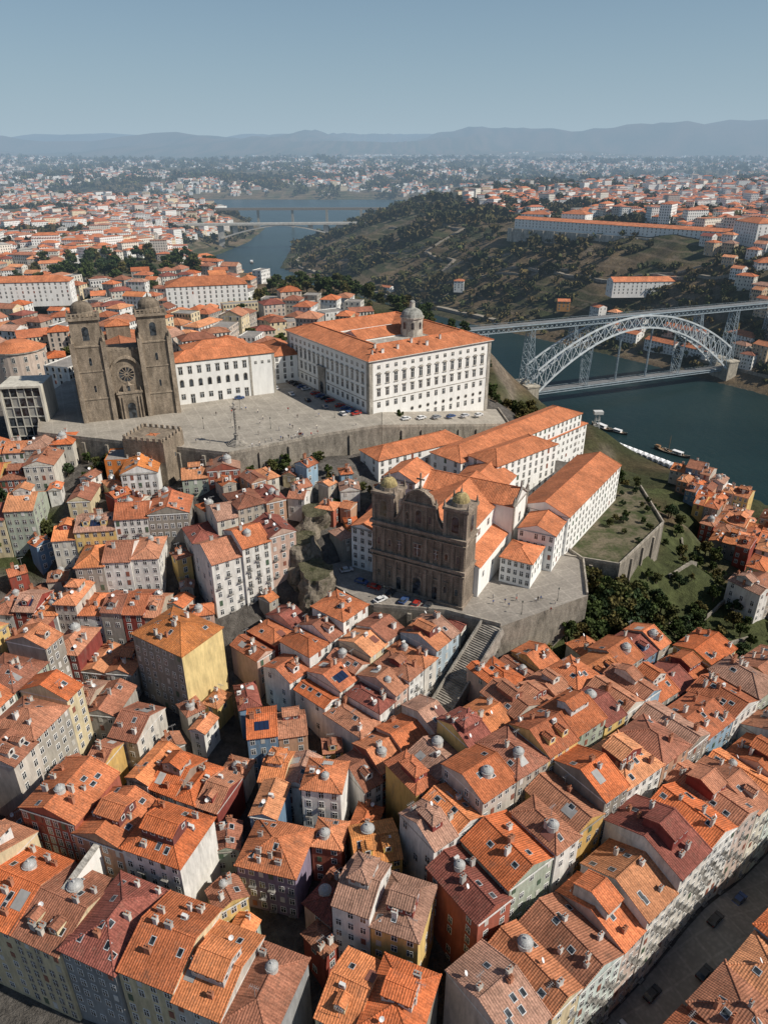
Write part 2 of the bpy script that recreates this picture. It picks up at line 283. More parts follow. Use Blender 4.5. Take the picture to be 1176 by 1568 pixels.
def roof(M,w,d,ze,kind,p,ov,rc,wc,x0=0,y0=0,cap=True,wm='wall'):
    ovs=.12 if kind in('gx','gy') else ov
    sw=kind=='gy' or (kind=='hip' and d>w)
    W,D=(d,w) if sw else (w,d)
    T=(lambda x,y,z:(x0-y,y0+x,z)) if sw else (lambda x,y,z:(x0+x,y0+y,z))
    b=D/2+ov; rz=ze+D/2*p; el=ze-ov*p
    hip=kind=='hip'; a=W/2+(ov if hip else ovs); ra=(a-b) if hip else a
    if ra<0: ra=0
    cc=sh(rc,1.12); r2=sh(rc,R.uniform(.85,1.08))
    M.face([T(-a,-b,el),T(a,-b,el),T(ra,0,rz),T(-ra,0,rz)] if ra>0 else [T(-a,-b,el),T(a,-b,el),T(0,0,rz)],'roof',rc)
    M.face([T(a,b,el),T(-a,b,el),T(-ra,0,rz),T(ra,0,rz)] if ra>0 else [T(a,b,el),T(-a,b,el),T(0,0,rz)],'roof',r2)
    if hip:
        M.face([T(a,-b,el),T(a,b,el),T(ra,0,rz)],'roof',rc); M.face([T(-a,b,el),T(-a,-b,el),T(-ra,0,rz)],'roof',r2)
    else:
        for s in (-1,1): M.face([T(s*W/2,-D/2,ze-.3),T(s*W/2,D/2,ze-.3),T(s*W/2,D/2,ze),T(s*W/2,0,rz-.05),T(s*W/2,-D/2,ze)],wm,wc)
    for s in (-1,1):
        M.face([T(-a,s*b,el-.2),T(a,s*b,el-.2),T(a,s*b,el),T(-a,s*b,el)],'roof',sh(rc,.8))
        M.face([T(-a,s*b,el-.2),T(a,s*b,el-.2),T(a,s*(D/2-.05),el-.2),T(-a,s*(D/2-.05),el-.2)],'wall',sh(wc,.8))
        if hip: M.face([T(s*a,-b,el-.2),T(s*a,b,el-.2),T(s*a,b,el),T(s*a,-b,el)],'roof',sh(rc,.8))
    if cap:
        if ra>0: M.beam(T(-ra,0,rz+.03),T(ra,0,rz+.03),.34,'roof',cc,.2)
        if hip:
            for s in (-1,1):
                for q in (-1,1): M.beam(T(s*a,q*b,el+.03),T(s*ra,0,rz+.03),.3,'roof',cc,.18)
        else:
            for s in (-1,1):
                for q in (-1,1): M.beam(T(s*(a-.12),q*b,el+.04),T(s*(a-.12),0,rz+.04),.22,'roof',cc,.16)
    if hip: return lambda x,y: ze+p*min(w/2-abs(x-x0),d/2-abs(y-y0))
    if kind=='gx': return lambda x,y: ze+p*(d/2-abs(y-y0))
    return lambda x,y: ze+p*(w/2-abs(x-x0))
def slopequad(M,rz,x,y,w,h,off,mat,col):
    M.face([(x-w/2,y-h/2,rz(x-w/2,y-h/2)+off),(x+w/2,y-h/2,rz(x+w/2,y-h/2)+off),(x+w/2,y+h/2,rz(x+w/2,y+h/2)+off),(x-w/2,y+h/2,rz(x-w/2,y+h/2)+off)],mat,col)
def chimney(M,x,y,z,s=1):
    w=R.uniform(.3,.65);d=R.uniform(.25,.42);h=R.uniform(.9,1.9); c=R.choice([(.7,.68,.64),(.6,.56,.5),(.45,.2,.12),(.5,.48,.45)])
    M.box(x-w,x+w,y-d,y+d,z-1,z+h,'wall',c); M.box(x-w-.1,x+w+.1,y-d-.1,y+d+.1,z+h,z+h+.14,'wall',sh(c,.7))
    for k in (-1,1): M.cyl(x+k*w*.5,y,z+h+.14,z+h+.55,.16,.12,6,'roof',(.45,.16,.08))
def lantern(M,x,y,z,r):
    c=(.36,.36,.35); M.cyl(x,y,z-1,z+r*.7,r*1.15,r*1.1,14,'wall',(.55,.52,.48)); M.cyl(x,y,z+r*.7,z+r*.8,r*1.2,r*1.2,14,'paint',c)
    M.dome(x,y,z+r*.8,r*1.05,r*.75,14,'paint',c,4); M.cyl(x,y,z+r*1.5,z+r*1.85,r*.2,r*.12,6,'paint',(.5,.5,.5))
    for k in range(8): a=k*math.pi/4; M.beam((x+r*1.06*math.cos(a),y+r*1.06*math.sin(a),z+r*.85),(x+r*.55*math.cos(a),y+r*.55*math.sin(a),z+r*1.48),.06,'paint',(.6,.6,.6))
def dish(M,x,y,z):
    M.beam((x,y,z-.3),(x,y,z+1.1),.07,'iron',(.3,.3,.3)); n=Vector((.5,-.6,.55)).normalized(); a=n.cross(Vector((0,0,1))).normalized(); b=a.cross(n); c=Vector((x,y,z+1.1))
    pts=[c+n*.15+(a*math.cos(i*math.pi/5)+b*math.sin(i*math.pi/5))*.5 for i in range(10)]
    for i in range(10): M.face([tuple(c),tuple(pts[i]),tuple(pts[(i+1)%10])],'paint',(.7,.7,.7))
def acunit(M,x,y,z):
    M.box(x-.55,x+.55,y-.3,y+.3,z-.3,z+.75,'paint',(.68,.68,.66)); M.disc((x-.15,y-.3,z+.3),(1,0),(0,-1),.28,.01,'iron',(.05,.05,.05),10); M.box(x-.7,x-.6,y-.35,y+.35,z-.5,z-.1,'iron',(.2,.2,.2)); M.box(x+.6,x+.7,y-.35,y+.35,z-.5,z-.1,'iron',(.2,.2,.2))
def antenna(M,x,y,z):
    M.beam((x,y,z-.3),(x,y,z+3),.07,'iron',(.25,.25,.25)); M.beam((x-.9,y,z+2.8),(x+.9,y,z+2.8),.06,'iron',(.3,.3,.3))
    for k in (-.8,-.4,0,.4,.8): M.beam((x+k,y-.4,z+2.8),(x+k,y+.4,z+2.8),.04,'iron',(.3,.3,.3))
def house(name,cx,cy,th,w,d,h,kind='gx',wc=None,rc=None,front=1,back=1,sides=0,ext=1,p=None,g=None,check=True,bal=None,fc=None,wcs=None,ov=.4,wm='wall',bw=None,pent=None,bars=True):
    if check and ovl(cx,cy,th,w,d): return None
    reg(cx,cy,th,w,d)
    wc=wc or R.choice(WALLC); rc=rc or R.choice(ROOFC); rc=sh(rc,R.uniform(.76,1.16)); p=p or R.uniform(.34,.48); fc=fc or R.choice(FR)
    c,s=math.cos(th),math.sin(th)
    cs=[(cx+c*a-s*b,cy+s*a+c*b) for a,b in ((-w/2,-d/2),(w/2,-d/2),(w/2,d/2),(-w/2,d/2))]
    zs=[gnd(*q) for q in cs] if g is None else [g]*4
    if g is None: g=max(sum(zs)/4,.6*max(zs)+.4*min(zs))
    zb=min(zs)-1.5-g; M=MB(); ze=h; A=w/2-.01; B=d/2
    P=[(-A,-B),(A,-B),(A,B),(-A,B)]
    for i in range(4):
        a=P[i];b=P[(i+1)%4]; col=wc if not wcs or i not in wcs else wcs[i]
        M.face([(*a,zb),(*b,zb),(*b,ze),(*a,ze)],wm,col)
    if kind!='flat': M.box(-A-.02,A+.02,-B-.16,B+.16,ze-.62,ze-.32,'wall',sh(fc,.95))
    bal=R.choice([0,0,0,1]) if bal is None else bal; bw=bw or R.uniform(1.8,2.8); wh_=R.uniform(1.4,2.0); fl_=R.uniform(2.8,3.3)
    zz=[q-g for q in zs]; big=(ext==0)
    sk=.06 if big else .45
    if front: wins(M,P[0],P[1],min(zz[0],zz[1]),ze,fc=fc,bal=bal,bw=bw,bars=bars,wh=wh_,fl=fl_)
    if back: wins(M,P[2],P[3],min(zz[2],zz[3]),ze,fc=fc,bal=0,bw=bw*1.2,bars=False,skip=.06 if big else .3)
    if sides&1 and (big or R.random()<.6): wins(M,P[1],P[2],min(zz[1],zz[2]),ze,fc=fc,bal=0,bw=bw*1.4,bars=bars,skip=sk)
    if sides&2 and (big or R.random()<.6): wins(M,P[3],P[0],min(zz[3],zz[0]),ze,fc=fc,bal=0,bw=bw*1.4,bars=bars,skip=sk)
    if kind=='flat':
        M.face([(-A,-B,ze-.5),(A,-B,ze-.5),(A,B,ze-.5),(-A,B,ze-.5)],'pave',(.3,.28,.26)); rz=lambda x,y:ze-.5
    else: rz=roof(M,w,d,ze,kind,p,ov,rc,wc,wm=wm)
    if ext:
        area=w*d
        def rp(): return R.uniform(-w*.38,w*.38),R.uniform(-d*.42,d*.42)
        hasp=(pent if pent is not None else (R.random()<.26 and w>5.5 and d>8))
        if hasp:
            pw=w*R.uniform(.4,.7);pd=d*R.uniform(.3,.5);z0=rz(0,0)-1.5 if kind!='flat' else ze-.5; hh=R.uniform(1.2,2.4); ph=z0+1.5+hh*.6
            pc=R.choice([(.7,.68,.65),(.25,.06,.05),(.2,.07,.06),(.5,.48,.45),(.62,.6,.55),(.3,.12,.08)]); y0=R.uniform(-.1,.1)*d
            M.box(-pw/2,pw/2,y0-pd/2,y0+pd/2,z0-1,ph,'wall',pc); wins(M,(-pw/2,y0-pd/2),(pw/2,y0-pd/2),z0,ph,ww=.8,wh=.9,bw=1.5,top=.3,fc=(.7,.7,.7),bars=False)
            wins(M,(pw/2,y0-pd/2),(pw/2,y0+pd/2),z0,ph,ww=.8,wh=.9,bw=1.7,top=.3,fc=(.7,.7,.7),bars=False)
            roof(M,pw,pd,ph,R.choice(['hip','gx','gy']),p,.3,rc,pc,0,y0)
        for _ in range(R.choice([0,1,1,2,3]) if area<150 else R.randint(3,7)):
            x,y=rp(); chimney(M,x,y,rz(x,y))
        for _ in range(R.choice([0,1,1,2,3]) if area<150 else R.randint(3,7)):
            x,y=rp(); y=math.copysign(max(abs(y),d*.14),y) ; x=math.copysign(max(abs(x),.7),x)
            if kind!='flat' and (rz(x,y)>rz(0,0)-.9 and hasp): continue
            slopequad(M,rz,x,y,1.1,1.4,.10,'paint',(.5,.5,.5)); slopequad(M,rz,x,y,.85,1.15,.13,'glass',(0,0,0))
        if R.random()<.26 and not hasp: lantern(M,R.uniform(-.15,.15)*w,R.choice([-.18,.18])*d,rz(0,d*.2),R.uniform(.7,1.35))
        if R.random()<.3 and not hasp and kind=='gx':
            for x in ([0] if w<8 else [-w*.22,w*.22]):
                y=-d*.3; z=rz(x,y); M.box(x-1,x+1,y-.8,y+1.6,z-.5,z+1.5,'wall',wc); window(M,(x,y-.8,z+.35),(1,0),(0,-1),.9,1,(.7,.7,.7),0,False)
                roof(M,2,2.4,z+1.5,'gy',.4,.2,rc,wc,x,y+.4)
        if R.random()<.35: x,y=rp(); dish(M,x,y,rz(x,y))
        if R.random()<.3: x,y=rp(); acunit(M,x,y,rz(x,y)+.3)
        if R.random()<.4: x,y=rp(); antenna(M,x,y,rz(x,y))
        if R.random()<.3:
            x,y=rp(); y=math.copysign(max(abs(y),d*.2),y); slopequad(M,rz,x,y,R.uniform(1.5,2.6),d*.2,.09,'paint',R.choice([(.3,.29,.28),(.2,.08,.06),(.45,.44,.42)]))
        if R.random()<.09 and kind=='gx' and not hasp:
            for k in (-1,0,1):
                if w>5: slopequad(M,rz,k*1.25,-d*.27,1.15,d*.2,.18,'solar',(.015,.025,.06))
    return M.obj(name,(cx,cy,g),th)
def row(o,deg,L,dep,h,wr=(5,9),hj=1.6,kinds=('gx','gx','hip','gy'),pal=None,sides=0,name='row_house',roofs=None,flat=0,**kw):
    th=rad(deg);c,s=math.cos(th),math.sin(th);a=0
    while a<L-2:
        w=R.uniform(*wr)
        if L-a-w<wr[0]*.7: w=L-a
        dd=dep*R.uniform(.88,1.08); x=a+w/2; y=dd/2+R.uniform(0,.8); tj=rad(R.uniform(-2,2))
        k='flat' if R.random()<flat else R.choice(kinds)
        house(name,o[0]+c*x-s*y,o[1]+s*x+c*y,th+tj,w,dd,h+R.uniform(-hj,hj),k,R.choice(pal) if pal else None,R.choice(roofs) if roofs else None,sides=sides or (3 if (a==0 or a+w>=L-2) else 0),**kw)
        a+=w
WHITE=(.76,.75,.72); ORG=(.60,.215,.10); STN=(.275,.222,.168); GRY=(.36,.33,.29)
# ---------------------------------------------------------------- platforms
def platform(name,pts,zb,par=(),top='pave',tc=(.37,.335,.285),wcol=(.27,.24,.20),ph=1.0):
    M=MB(); M.face([tuple(p) for p in pts],top,tc); n=len(pts)
    for i in range(n):
        a=pts[i];b=pts[(i+1)%n]; M.face([(a[0],a[1],zb),(b[0],b[1],zb),tuple(b),tuple(a)],'stone',wcol)
        if i in par:
            L=math.hypot(b[0]-a[0],b[1]-a[1]); t=Vector((b[0]-a[0],b[1]-a[1],0))/L; nn=Vector((-t.y,t.x,0))*.3
            A=Vector(a)+nn+Vector((0,0,ph/2));B=Vector(b)+nn+Vector((0,0,ph/2)); M.beam(A,B,.5,'stone',sh(wcol,1.4),ph)
            k=int(L/9); 
            for j in range(1,k):
                f=j/k; x=a[0]+(b[0]-a[0])*f;y=a[1]+(b[1]-a[1])*f;z=a[2]+(b[2]-a[2])*f; M.ob((x,y,zb),(t.x,t.y),(t.y,-t.x),-.6,.6,0,.7,0,z-zb-1.2,'stone',sh(wcol,1.1))
    M.obj(name); PLAT.append(pts)
TZ=75.0
T1=[(-132,256,TZ),(-55,235,TZ),(-25,253,TZ),(-1,264,TZ),(-1,300,TZ),(-30,400,TZ),(-150,400,TZ),(-150,300,TZ)]
platform('cathedral_terrace',T1,45,(0,1,2,7))
platform('palace_lane',[(-.8,264,74.9),(56,299,63),(54,322,63),(-.8,290,74.9)],40,(0,1))
CZ=50.5
T3=[(-18,190,CZ),(-3,176,CZ),(18,173,CZ),(33,166,CZ),(62,182,CZ),(66,203,CZ),(60,215,CZ),(30,222,CZ),(0,212,CZ),(-18,203,CZ)]
platform('church_square',T3,25,(1,2,4,5),tc=(.30,.27,.235))
T4=[(60,206,50),(77,200,50),(102,230,50),(104,262,50),(90,268,50)]
platform('garden_terrace',T4,22,(0,1,2),top='soil',tc=(.2,.2,.15))
# terrain mesh
def axis(a,b,step,lo,hi,gr):
    v=list(np.arange(a,b+.1,step)); s=step
    while v[-1]<hi: s*=gr; v.append(v[-1]+s)
    s=step
    while v[0]>lo: s*=gr; v.insert(0,v[0]-s)
    return np.array(v)
xs=axis(-300,330,5,-21000,21000,1.06); ys=axis(30,900,5,-300,26000,1.04)
GX,GY=np.meshgrid(xs,ys); GZ=gh(GX,GY)
for P in PLAT:
    a=np.array(P); zt=a[:,2].min(); GZ=np.where(inpoly(GX,GY,a[:,:2]),np.minimum(GZ,zt-2),GZ)
nx,ny=len(xs),len(ys)
V=np.stack([GX.ravel(),GY.ravel(),GZ.ravel()],1)
idx=np.arange(nx*ny).reshape(ny,nx); F=np.stack([idx[:-1,:-1],idx[:-1,1:],idx[1:,1:],idx[1:,:-1]],-1).reshape(-1,4)
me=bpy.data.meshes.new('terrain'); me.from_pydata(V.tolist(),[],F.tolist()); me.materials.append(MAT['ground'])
gy_,gx_=np.gradient(GZ,ys,xs); slope=np.hypot(gx_,gy_)
vegn=fbm(GX,GY,60,31); green=np.array((.050,.055,.024));brown=np.array((.125,.09,.052));rock=np.array((.20,.165,.13));pav_shaded=np.array((.11,.10,.09))  # city paving tone darkened to imitate the shade between houses
k=sm((vegn-.38)/.2)[...,None]; col=green*k+brown*(1-k)
rk=sm((slope-.65)/.5)[...,None]; col=col*(1-rk*.8)+rock*rk*.8
city=((GY<470)&(GX<170)&(slope<9)).astype(float)
hill=((GX-98)/52)**2+((GY-222)/46)**2<1
hill|=((GX-120)/35)**2+((GY-290)/60)**2<1
hill|=((GX+125)/14)**2+((GY-214)/14)**2<1
hill|=((GX-62)/28)**2+((GY-180)/15)**2<1
hill|=(GX>40)&(GY>330)
city[hill]=0; city=city[...,None]; col=col*(1-city)+pav_shaded*city
gcol=np.array((.062,.072,.028)); hl=(hill&(GY<330))[...,None]*sm((vegn-.36)/.15)[...,None]; col=col*(1-hl)+gcol*hl
a=me.color_attributes.new('Col','FLOAT_COLOR','POINT'); a.data.foreach_set('color',np.concatenate([col.reshape(-1,3),np.ones((nx*ny,1))],1).astype(np.float32).ravel())
for q in me.polygons: q.use_smooth=True
place(me,'terrain')
M=MB(); M.face([(-22000,-300,0),(22000,-300,0),(22000,8000,0),(-22000,8000,0)],'water',(0,0,0)); M.obj('river_water')
def ribbon(name,pts,w,mat,col,off=.3,step=4.0,edge=0.0):
    M=MB(); P=[]
    for a,b in zip(pts[:-1],pts[1:]):
        n=max(1,int(math.hypot(b[0]-a[0],b[1]-a[1])/step)); P+=[(a[0]+(b[0]-a[0])*i/n,a[1]+(b[1]-a[1])*i/n) for i in range(n)]
    P.append(pts[-1]); Q=[]
    for i,q in enumerate(P):
        a=P[max(0,i-1)];b=P[min(len(P)-1,i+1)]; L=math.hypot(b[0]-a[0],b[1]-a[1]) or 1; nn=(-(b[1]-a[1])/L*w/2,(b[0]-a[0])/L*w/2); z=max(gnd(q[0]+nn[0],q[1]+nn[1]),gnd(q[0]-nn[0],q[1]-nn[1]),gnd(*q))+off
        Q.append(((q[0]+nn[0],q[1]+nn[1],z),(q[0]-nn[0],q[1]-nn[1],z)))
    for a,b in zip(Q[:-1],Q[1:]):
        M.face([a[1],b[1],b[0],a[0]],mat,col)
        for q in (0,1): M.face([a[q],b[q],(b[q][0],b[q][1],b[q][2]-3),(a[q][0],a[q][1],a[q][2]-3)],'stone',(.3,.27,.23))
    M.obj(name)
ribbon('riverside_road',[(125,808),(40,920),(-20,1010),(-150,1262),(-165,1500),(-165,1610)],7,'pave',(.34,.30,.24),.6,12)
ribbon('hillside_road',[(60,905),(45,960),(95,1010),(60,1080),(120,1140),(90,1220),(10,1300)],5,'pave',(.26,.22,.17),.6,8)
ribbon('gaia_road',[(330,700),(280,760),(240,790),(200,850),(170,900),(110,930),(60,905)],5,'pave',(.26,.23,.19),.6,8)
for pts in ([(0,1010),(60,960),(150,900),(210,850)],[(40,1000),(110,985),(160,950)],[(-100,1230),(-20,1180),(60,1120)],[(250,780),(300,750),(350,735)],[(262,640),(290,600),(312,565)]):
    ribbon('terrace_wall',pts,1.2,'stone',(.34,.30,.25),1.8,8)
for pts in ([(88,196),(112,206),(134,222)],[(80,178),(104,188),(124,196)],[(102,218),(118,232),(122,256)]): ribbon('hillside_terrace_wall',pts,.7,'stone',(.30,.27,.22),1.2,4)
# ---------------------------------------------------------------- cathedral
def cren(M,p0,p1,z,mat,col,s=.9,h=.9):
    L=math.hypot(p1[0]-p0[0],p1[1]-p0[1]); t=((p1[0]-p0[0])/L,(p1[1]-p0[1])/L); n=(t[1],-t[0]); k=int(L/(2*s))
    for i in range(k): a=(i+.5)*L/k; M.ob((p0[0],p0[1],z),t,n,a-s/2,a+s/2,-.5,.02,0,h,mat,col,True)
def win_arch(M,o,t,n,w,h,fc=(.3,.26,.2),b=.06):
    M.arch((o[0],o[1],o[2]-.2),t,n,w+.7,h+.55,b,'stone',fc); M.arch(o,t,n,w,h,b+.05,'glass',(0,0,0))
M=MB(); S=STN; S2=sh(STN,.75); S3=sh(STN,1.22)
for q in (-1,1):
    x=q*12.3; M.box(x-6,x+6,0,12,-4,30,'stone',S); M.box(x-5.3,x+5.3,.7,11.3,30,40,'stone',S)
    for bx in (-5.6,5.6,): 
        for by in (-.0,12): M.box(x+bx-.9,x+bx+.9,by-.8,by+.8,-4,31.5,'stone',S3); M.cyl(x+bx,by,31.5,34,.9,0,4,'stone',S)
        M.box(x+q*6-.8,x+q*6+.8,4.5,7.5,-4,24,'stone',S3)
    for z in (9,20,29.6): M.box(x-6.25,x+6.25,-.25,12.2,z,z+.6,'stone',S3)
    M.box(x-6,x+6,-.1,12.1,39.6,40.6,'stone',S3)
    for (o,t,n) in (((x,.7,32),(1,0),(0,-1)),((x+5.3,6,32),(0,1),(1,0)),((x-5.3,6,32),(0,-1),(-1,0)),((x,11.3,32),(-1,0),(0,1))): win_arch(M,o,t,n,2.4,5.2,S3)
    win_arch(M,(x,0,22.5),(1,0),(0,-1),1,3,S3); win_arch(M,(x,0,12),(1,0),(0,-1),.8,2.6,S3)
    for i in range(8):
        a=-5.4+i*10.8/7; M.box(x+a-.3,x+a+.3,.1,.6,40.6,41.9,'stone',S3); M.box(x-5.7,x-5.2,.6+i*1.5,1.1+i*1.5,40.6,41.9,'stone',S3); M.box(x+5.2,x+5.7,.6+i*1.5,1.1+i*1.5,40.6,41.9,'stone',S3)
    M.box(x-5.7,x+5.7,.15,.55,41.9,42.2,'stone',S3)
    M.cyl(x,6,40.6,42.6,4.1,4.1,16,'stone',S3); M.dome(x,6,42.6,4.2,3.4,16,'stone',S2,5); M.cyl(x,6,45.8,47.6,.5,.1,8,'stone',S2)
M.box(-6.35,6.35,1.5,14,-4,27,'stone',sh(S,.92)); cren(M,(-6.3,1.5),(6.3,1.5),27,'stone',S3)
n=(0,-1);t=(1,0)
for i in range(14):
    a=math.pi*i/14;b=math.pi*(i+1)/14; r=5.6
    M.beam((r*math.cos(a),1.1,18+r*math.sin(a)*1.15),(r*math.cos(b),1.1,18+r*math.sin(b)*1.15),1.0,'stone',S3)
M.disc((0,1.5,17.5),t,n,3.7,.08,'stone',S3,20,2.9); M.disc((0,1.5,17.5),t,n,2.9,.05,'glass',(0,0,0),20)
for i in range(12): a=math.pi*i/6; M.beam((.7*math.cos(a),1.38,17.5+.7*math.sin(a)),(2.9*math.cos(a),1.38,17.5+2.9*math.sin(a)),.22,'stone',S3)
M.disc((0,1.5,17.5),t,n,.8,.16,'stone',S3,10,.4)
M.box(-4.6,4.6,-.6,1.5,-3,10.2,'stone',sh(S,1.05)); M.box(-5,5,-.9,1.5,10.2,10.9,'stone',S3); M.arch((0,-.6,0),t,n,4.2,7.6,.03,'stone',S2); M.arch((0,-.6,0),t,n,3,6.5,.08,'glass',(0,0,0))
M.box(-2.2,2.2,-.2,1.5,10.9,13.4,'stone',S); M.cyl(0,.4,13.4,15,1.4,0,4,'stone',S3); M.arch((0,-.2,11.2),t,n,1,1.9,.05,'glass',(0,0,0))
for x in (-4.1,-3,3,4.1): M.cyl(x,-.9,0,9,.3,.26,8,'stone',S3); 
for x in (-4.3,4.3): M.cyl(x,-.3,10.9,13,.4,0,4,'stone',S3)
M.box(-9,9,12.2,52,-4,22,'stone',sh(S,.95)); roof(M,18,40,22,'gy',.3,.2,(.44,.17,.09),S,0,32,wm='stone'); 
for q in (-1,1):
    M.box(q*14-4.9,q*14+4.9,12.3,50,-4,14,'stone',S); M.face([(q*9,12.3,17),(q*19.1,12.3,14.1),(q*19.1,50,14.1),(q*9,50,17)],'roof',(.46,.18,.09)); cren(M,(q*18.9,50) if q<0 else (q*18.9,12.3),(q*18.9,12.3) if q<0 else (q*18.9,50),14.1,'stone',S3)
    for i in range(5): win_arch(M,(q*18.9,17+i*7,5),(0,q),(q,0),1.3,4.5,S3); M.box(q*19.3-.6,q*19.3+.6,13+i*7.3,14.6+i*7.3,-4,13,'stone',S3)
    cren(M,(q*9,51) if q<0 else (q*9,13),(q*9,13) if q<0 else (q*9,51),22,'stone',S3)
M.box(-17,17,40,51.8,-4,20,'stone',S); roof(M,34,11.8,20,'gx',.3,.2,(.46,.18,.09),S,0,45.9,wm='stone')
M.box(-5,5,40.5,50.5,20,29,'stone',S); roof(M,10,10,29,'hip',.4,.3,ORG,S,0,45.5); M.box(-8,8,52,72,-4,20,'wall',(.6,.57,.5)); roof(M,16,20,20,'hip',.35,.3,ORG,WHITE,0,62)
CTH=rad(21); CO=(-101.5,275.5); M.obj('cathedral',(*CO,TZ),CTH)
def loc(o,th,x,y): return (o[0]+math.cos(th)*x-math.sin(th)*y,o[1]+math.sin(th)*x+math.cos(th)*y)
c_=loc(CO,CTH,0,34); reg(*c_,CTH,40,74)
# chapter house
M=MB(); M.box(0,44,0,15,-3,18.5,'cwall',WHITE); roof(M,44,15,18.5,'hip',.36,.5,ORG,WHITE,22,7.5); M.box(-.1,44.1,-.1,15.1,17.6,18.1,'stone',(.45,.42,.37))
for x in (.5,33,43.5): M.ob((x,0,-3),(1,0),(0,-1),-.5,.5,0,.12,0,20.6,'stone',(.4,.37,.32))
for i in range(8):
    x=3.3+i*3.9
    if x>32: continue
    window(M,(x,0,13),(1,0),(0,-1),1.5,2.9,(.4,.37,.32),2); M.arch((x,0,7.4),(1,0),(0,-1),1.9,3.4,.05,'stone',(.4,.37,.32)); M.arch((x,0,7.5),(1,0),(0,-1),1.4,3.0,.09,'glass',(0,0,0)); window(M,(x,0,2.2 if i%3!=1 else .2),(1,0),(0,-1),1.6,2.2 if i%3!=1 else 3.8,(.4,.37,.32),0)
for i in range(3): window(M,(35.5+i*3,0,14 ),(1,0),(0,-1),.9,1.1,(.4,.37,.32)); 
wins(M,(44,0),(44,15),0,18.5,bw=3,fc=(.4,.37,.32))
TH2=rad(25); O2=(-88,291); M.obj('chapter_house',(*O2,TZ),TH2); c_=loc(O2,TH2,22,7); reg(*c_,TH2,44,18)
house('white_annex',-50,338,rad(25),14,26,13,'hip',WHITE,ORG,g=TZ,sides=3,ext=0,check=False,wm='cwall')
house('white_annex',-78,330,rad(25),30,18,16,'hip',WHITE,ORG,g=TZ,sides=3,ext=0,check=False,wm='cwall')
# concrete memorial tower
M=MB(); CC=(.62,.58,.50); M.box(-8,-7.2,-8,8,-14,22,'wall',CC);M.box(7.2,8,-8,8,-14,22,'wall',CC);M.box(-7.2,7.2,7.2,8,-14,22,'wall',CC);M.box(-8,8,-8,8,22,22.8,'wall',CC);M.box(-7.2,7.2,-8,-7.4,-14,-2,'stone',GRY)
M.box(-7.2,7.2,-7,-6.8,-2,21,'paint',(.30,.29,.26))
for i in range(6):
    for j in range(5):
        if (i*5+j)%3: M.face([(-6.8+j*2.8,-7.04,-1.6+i*3.9),(-4.3+j*2.8,-7.04,-1.6+i*3.9),(-4.3+j*2.8,-7.04,1.9+i*3.9),(-6.8+j*2.8,-7.04,1.9+i*3.9)],'glass',(0,0,0))
for i in range(6): M.box(-7.2,7.2,-7.3,-7.06,-2+i*4,-1.6+i*4,'paint',(.5,.48,.42))
for i in range(6): x=-7+i*2.8; M.box(x-.15,x+.15,-7.35,-7.06,-2,22,'paint',(.48,.46,.4))
M.obj('concrete_memorial_tower',(-143,277,67),rad(8)); reg(-143,277,rad(8),17,17)
# medieval tower
M=MB(); M.box(-8,8,-7,7,-14,15.5,'stone',sh(STN,.95))
for a,b in (((-8,-7),(8,-7)),((8,-7),(8,7)),((8,7),(-8,7)),((-8,7),(-8,-7))): cren(M,a,b,15.5,'stone',S3,1.1,1.3)
window(M,(1,-7,6),(1,0),(0,-1),1.2,2,S3,1,False); window(M,(-4,-7,9),(1,0),(0,-1),.7,1.2,S3,0,False); window(M,(8,0,8),(0,1),(1,0),.8,1.6,S3,0,False); roof(M,12,11,14.2,'hip',.3,.1,ORG,S,0,0)
M.obj('medieval_stone_tower',(-83,241,65),rad(-14)); reg(-83,241,rad(-14),16,14)
# pillory column
M=MB(); 
for i in range(5): M.cyl(0,0,i*.35,(i+1)*.35,4-i*.55,4-i*.55,8,'stone',GRY)
M.cyl(0,0,1.75,3.6,1.1,.9,8,'stone',GRY); M.cyl(0,0,3.6,4,1.2,1.2,8,'stone',GRY)
for i in range(18): M.cyl(0,0,4+i*.5,4.5+i*.5,.52 if i%2 else .42,.42 if i%2 else .52,10,'stone',GRY,False)
M.cyl(0,0,13,13.7,.5,1.0,8,'stone',GRY); M.cyl(0,0,13.7,14.1,1.1,1.1,8,'stone',GRY); M.cyl(0,0,14.1,15.5,.3,.25,8,'stone',GRY); M.dome(0,0,15.3,.6,.6,10,'stone',GRY,4); M.cyl(0,0,15.9,17.4,.1,.02,6,'iron',(.1,.1,.1))
for k in range(4): a=k*math.pi/2; M.beam((0,0,13.9),(1.5*math.cos(a),1.5*math.sin(a),14.3),.12,'iron',(.08,.08,.08)); 
M.obj('pillory_column',(-54,246,TZ))
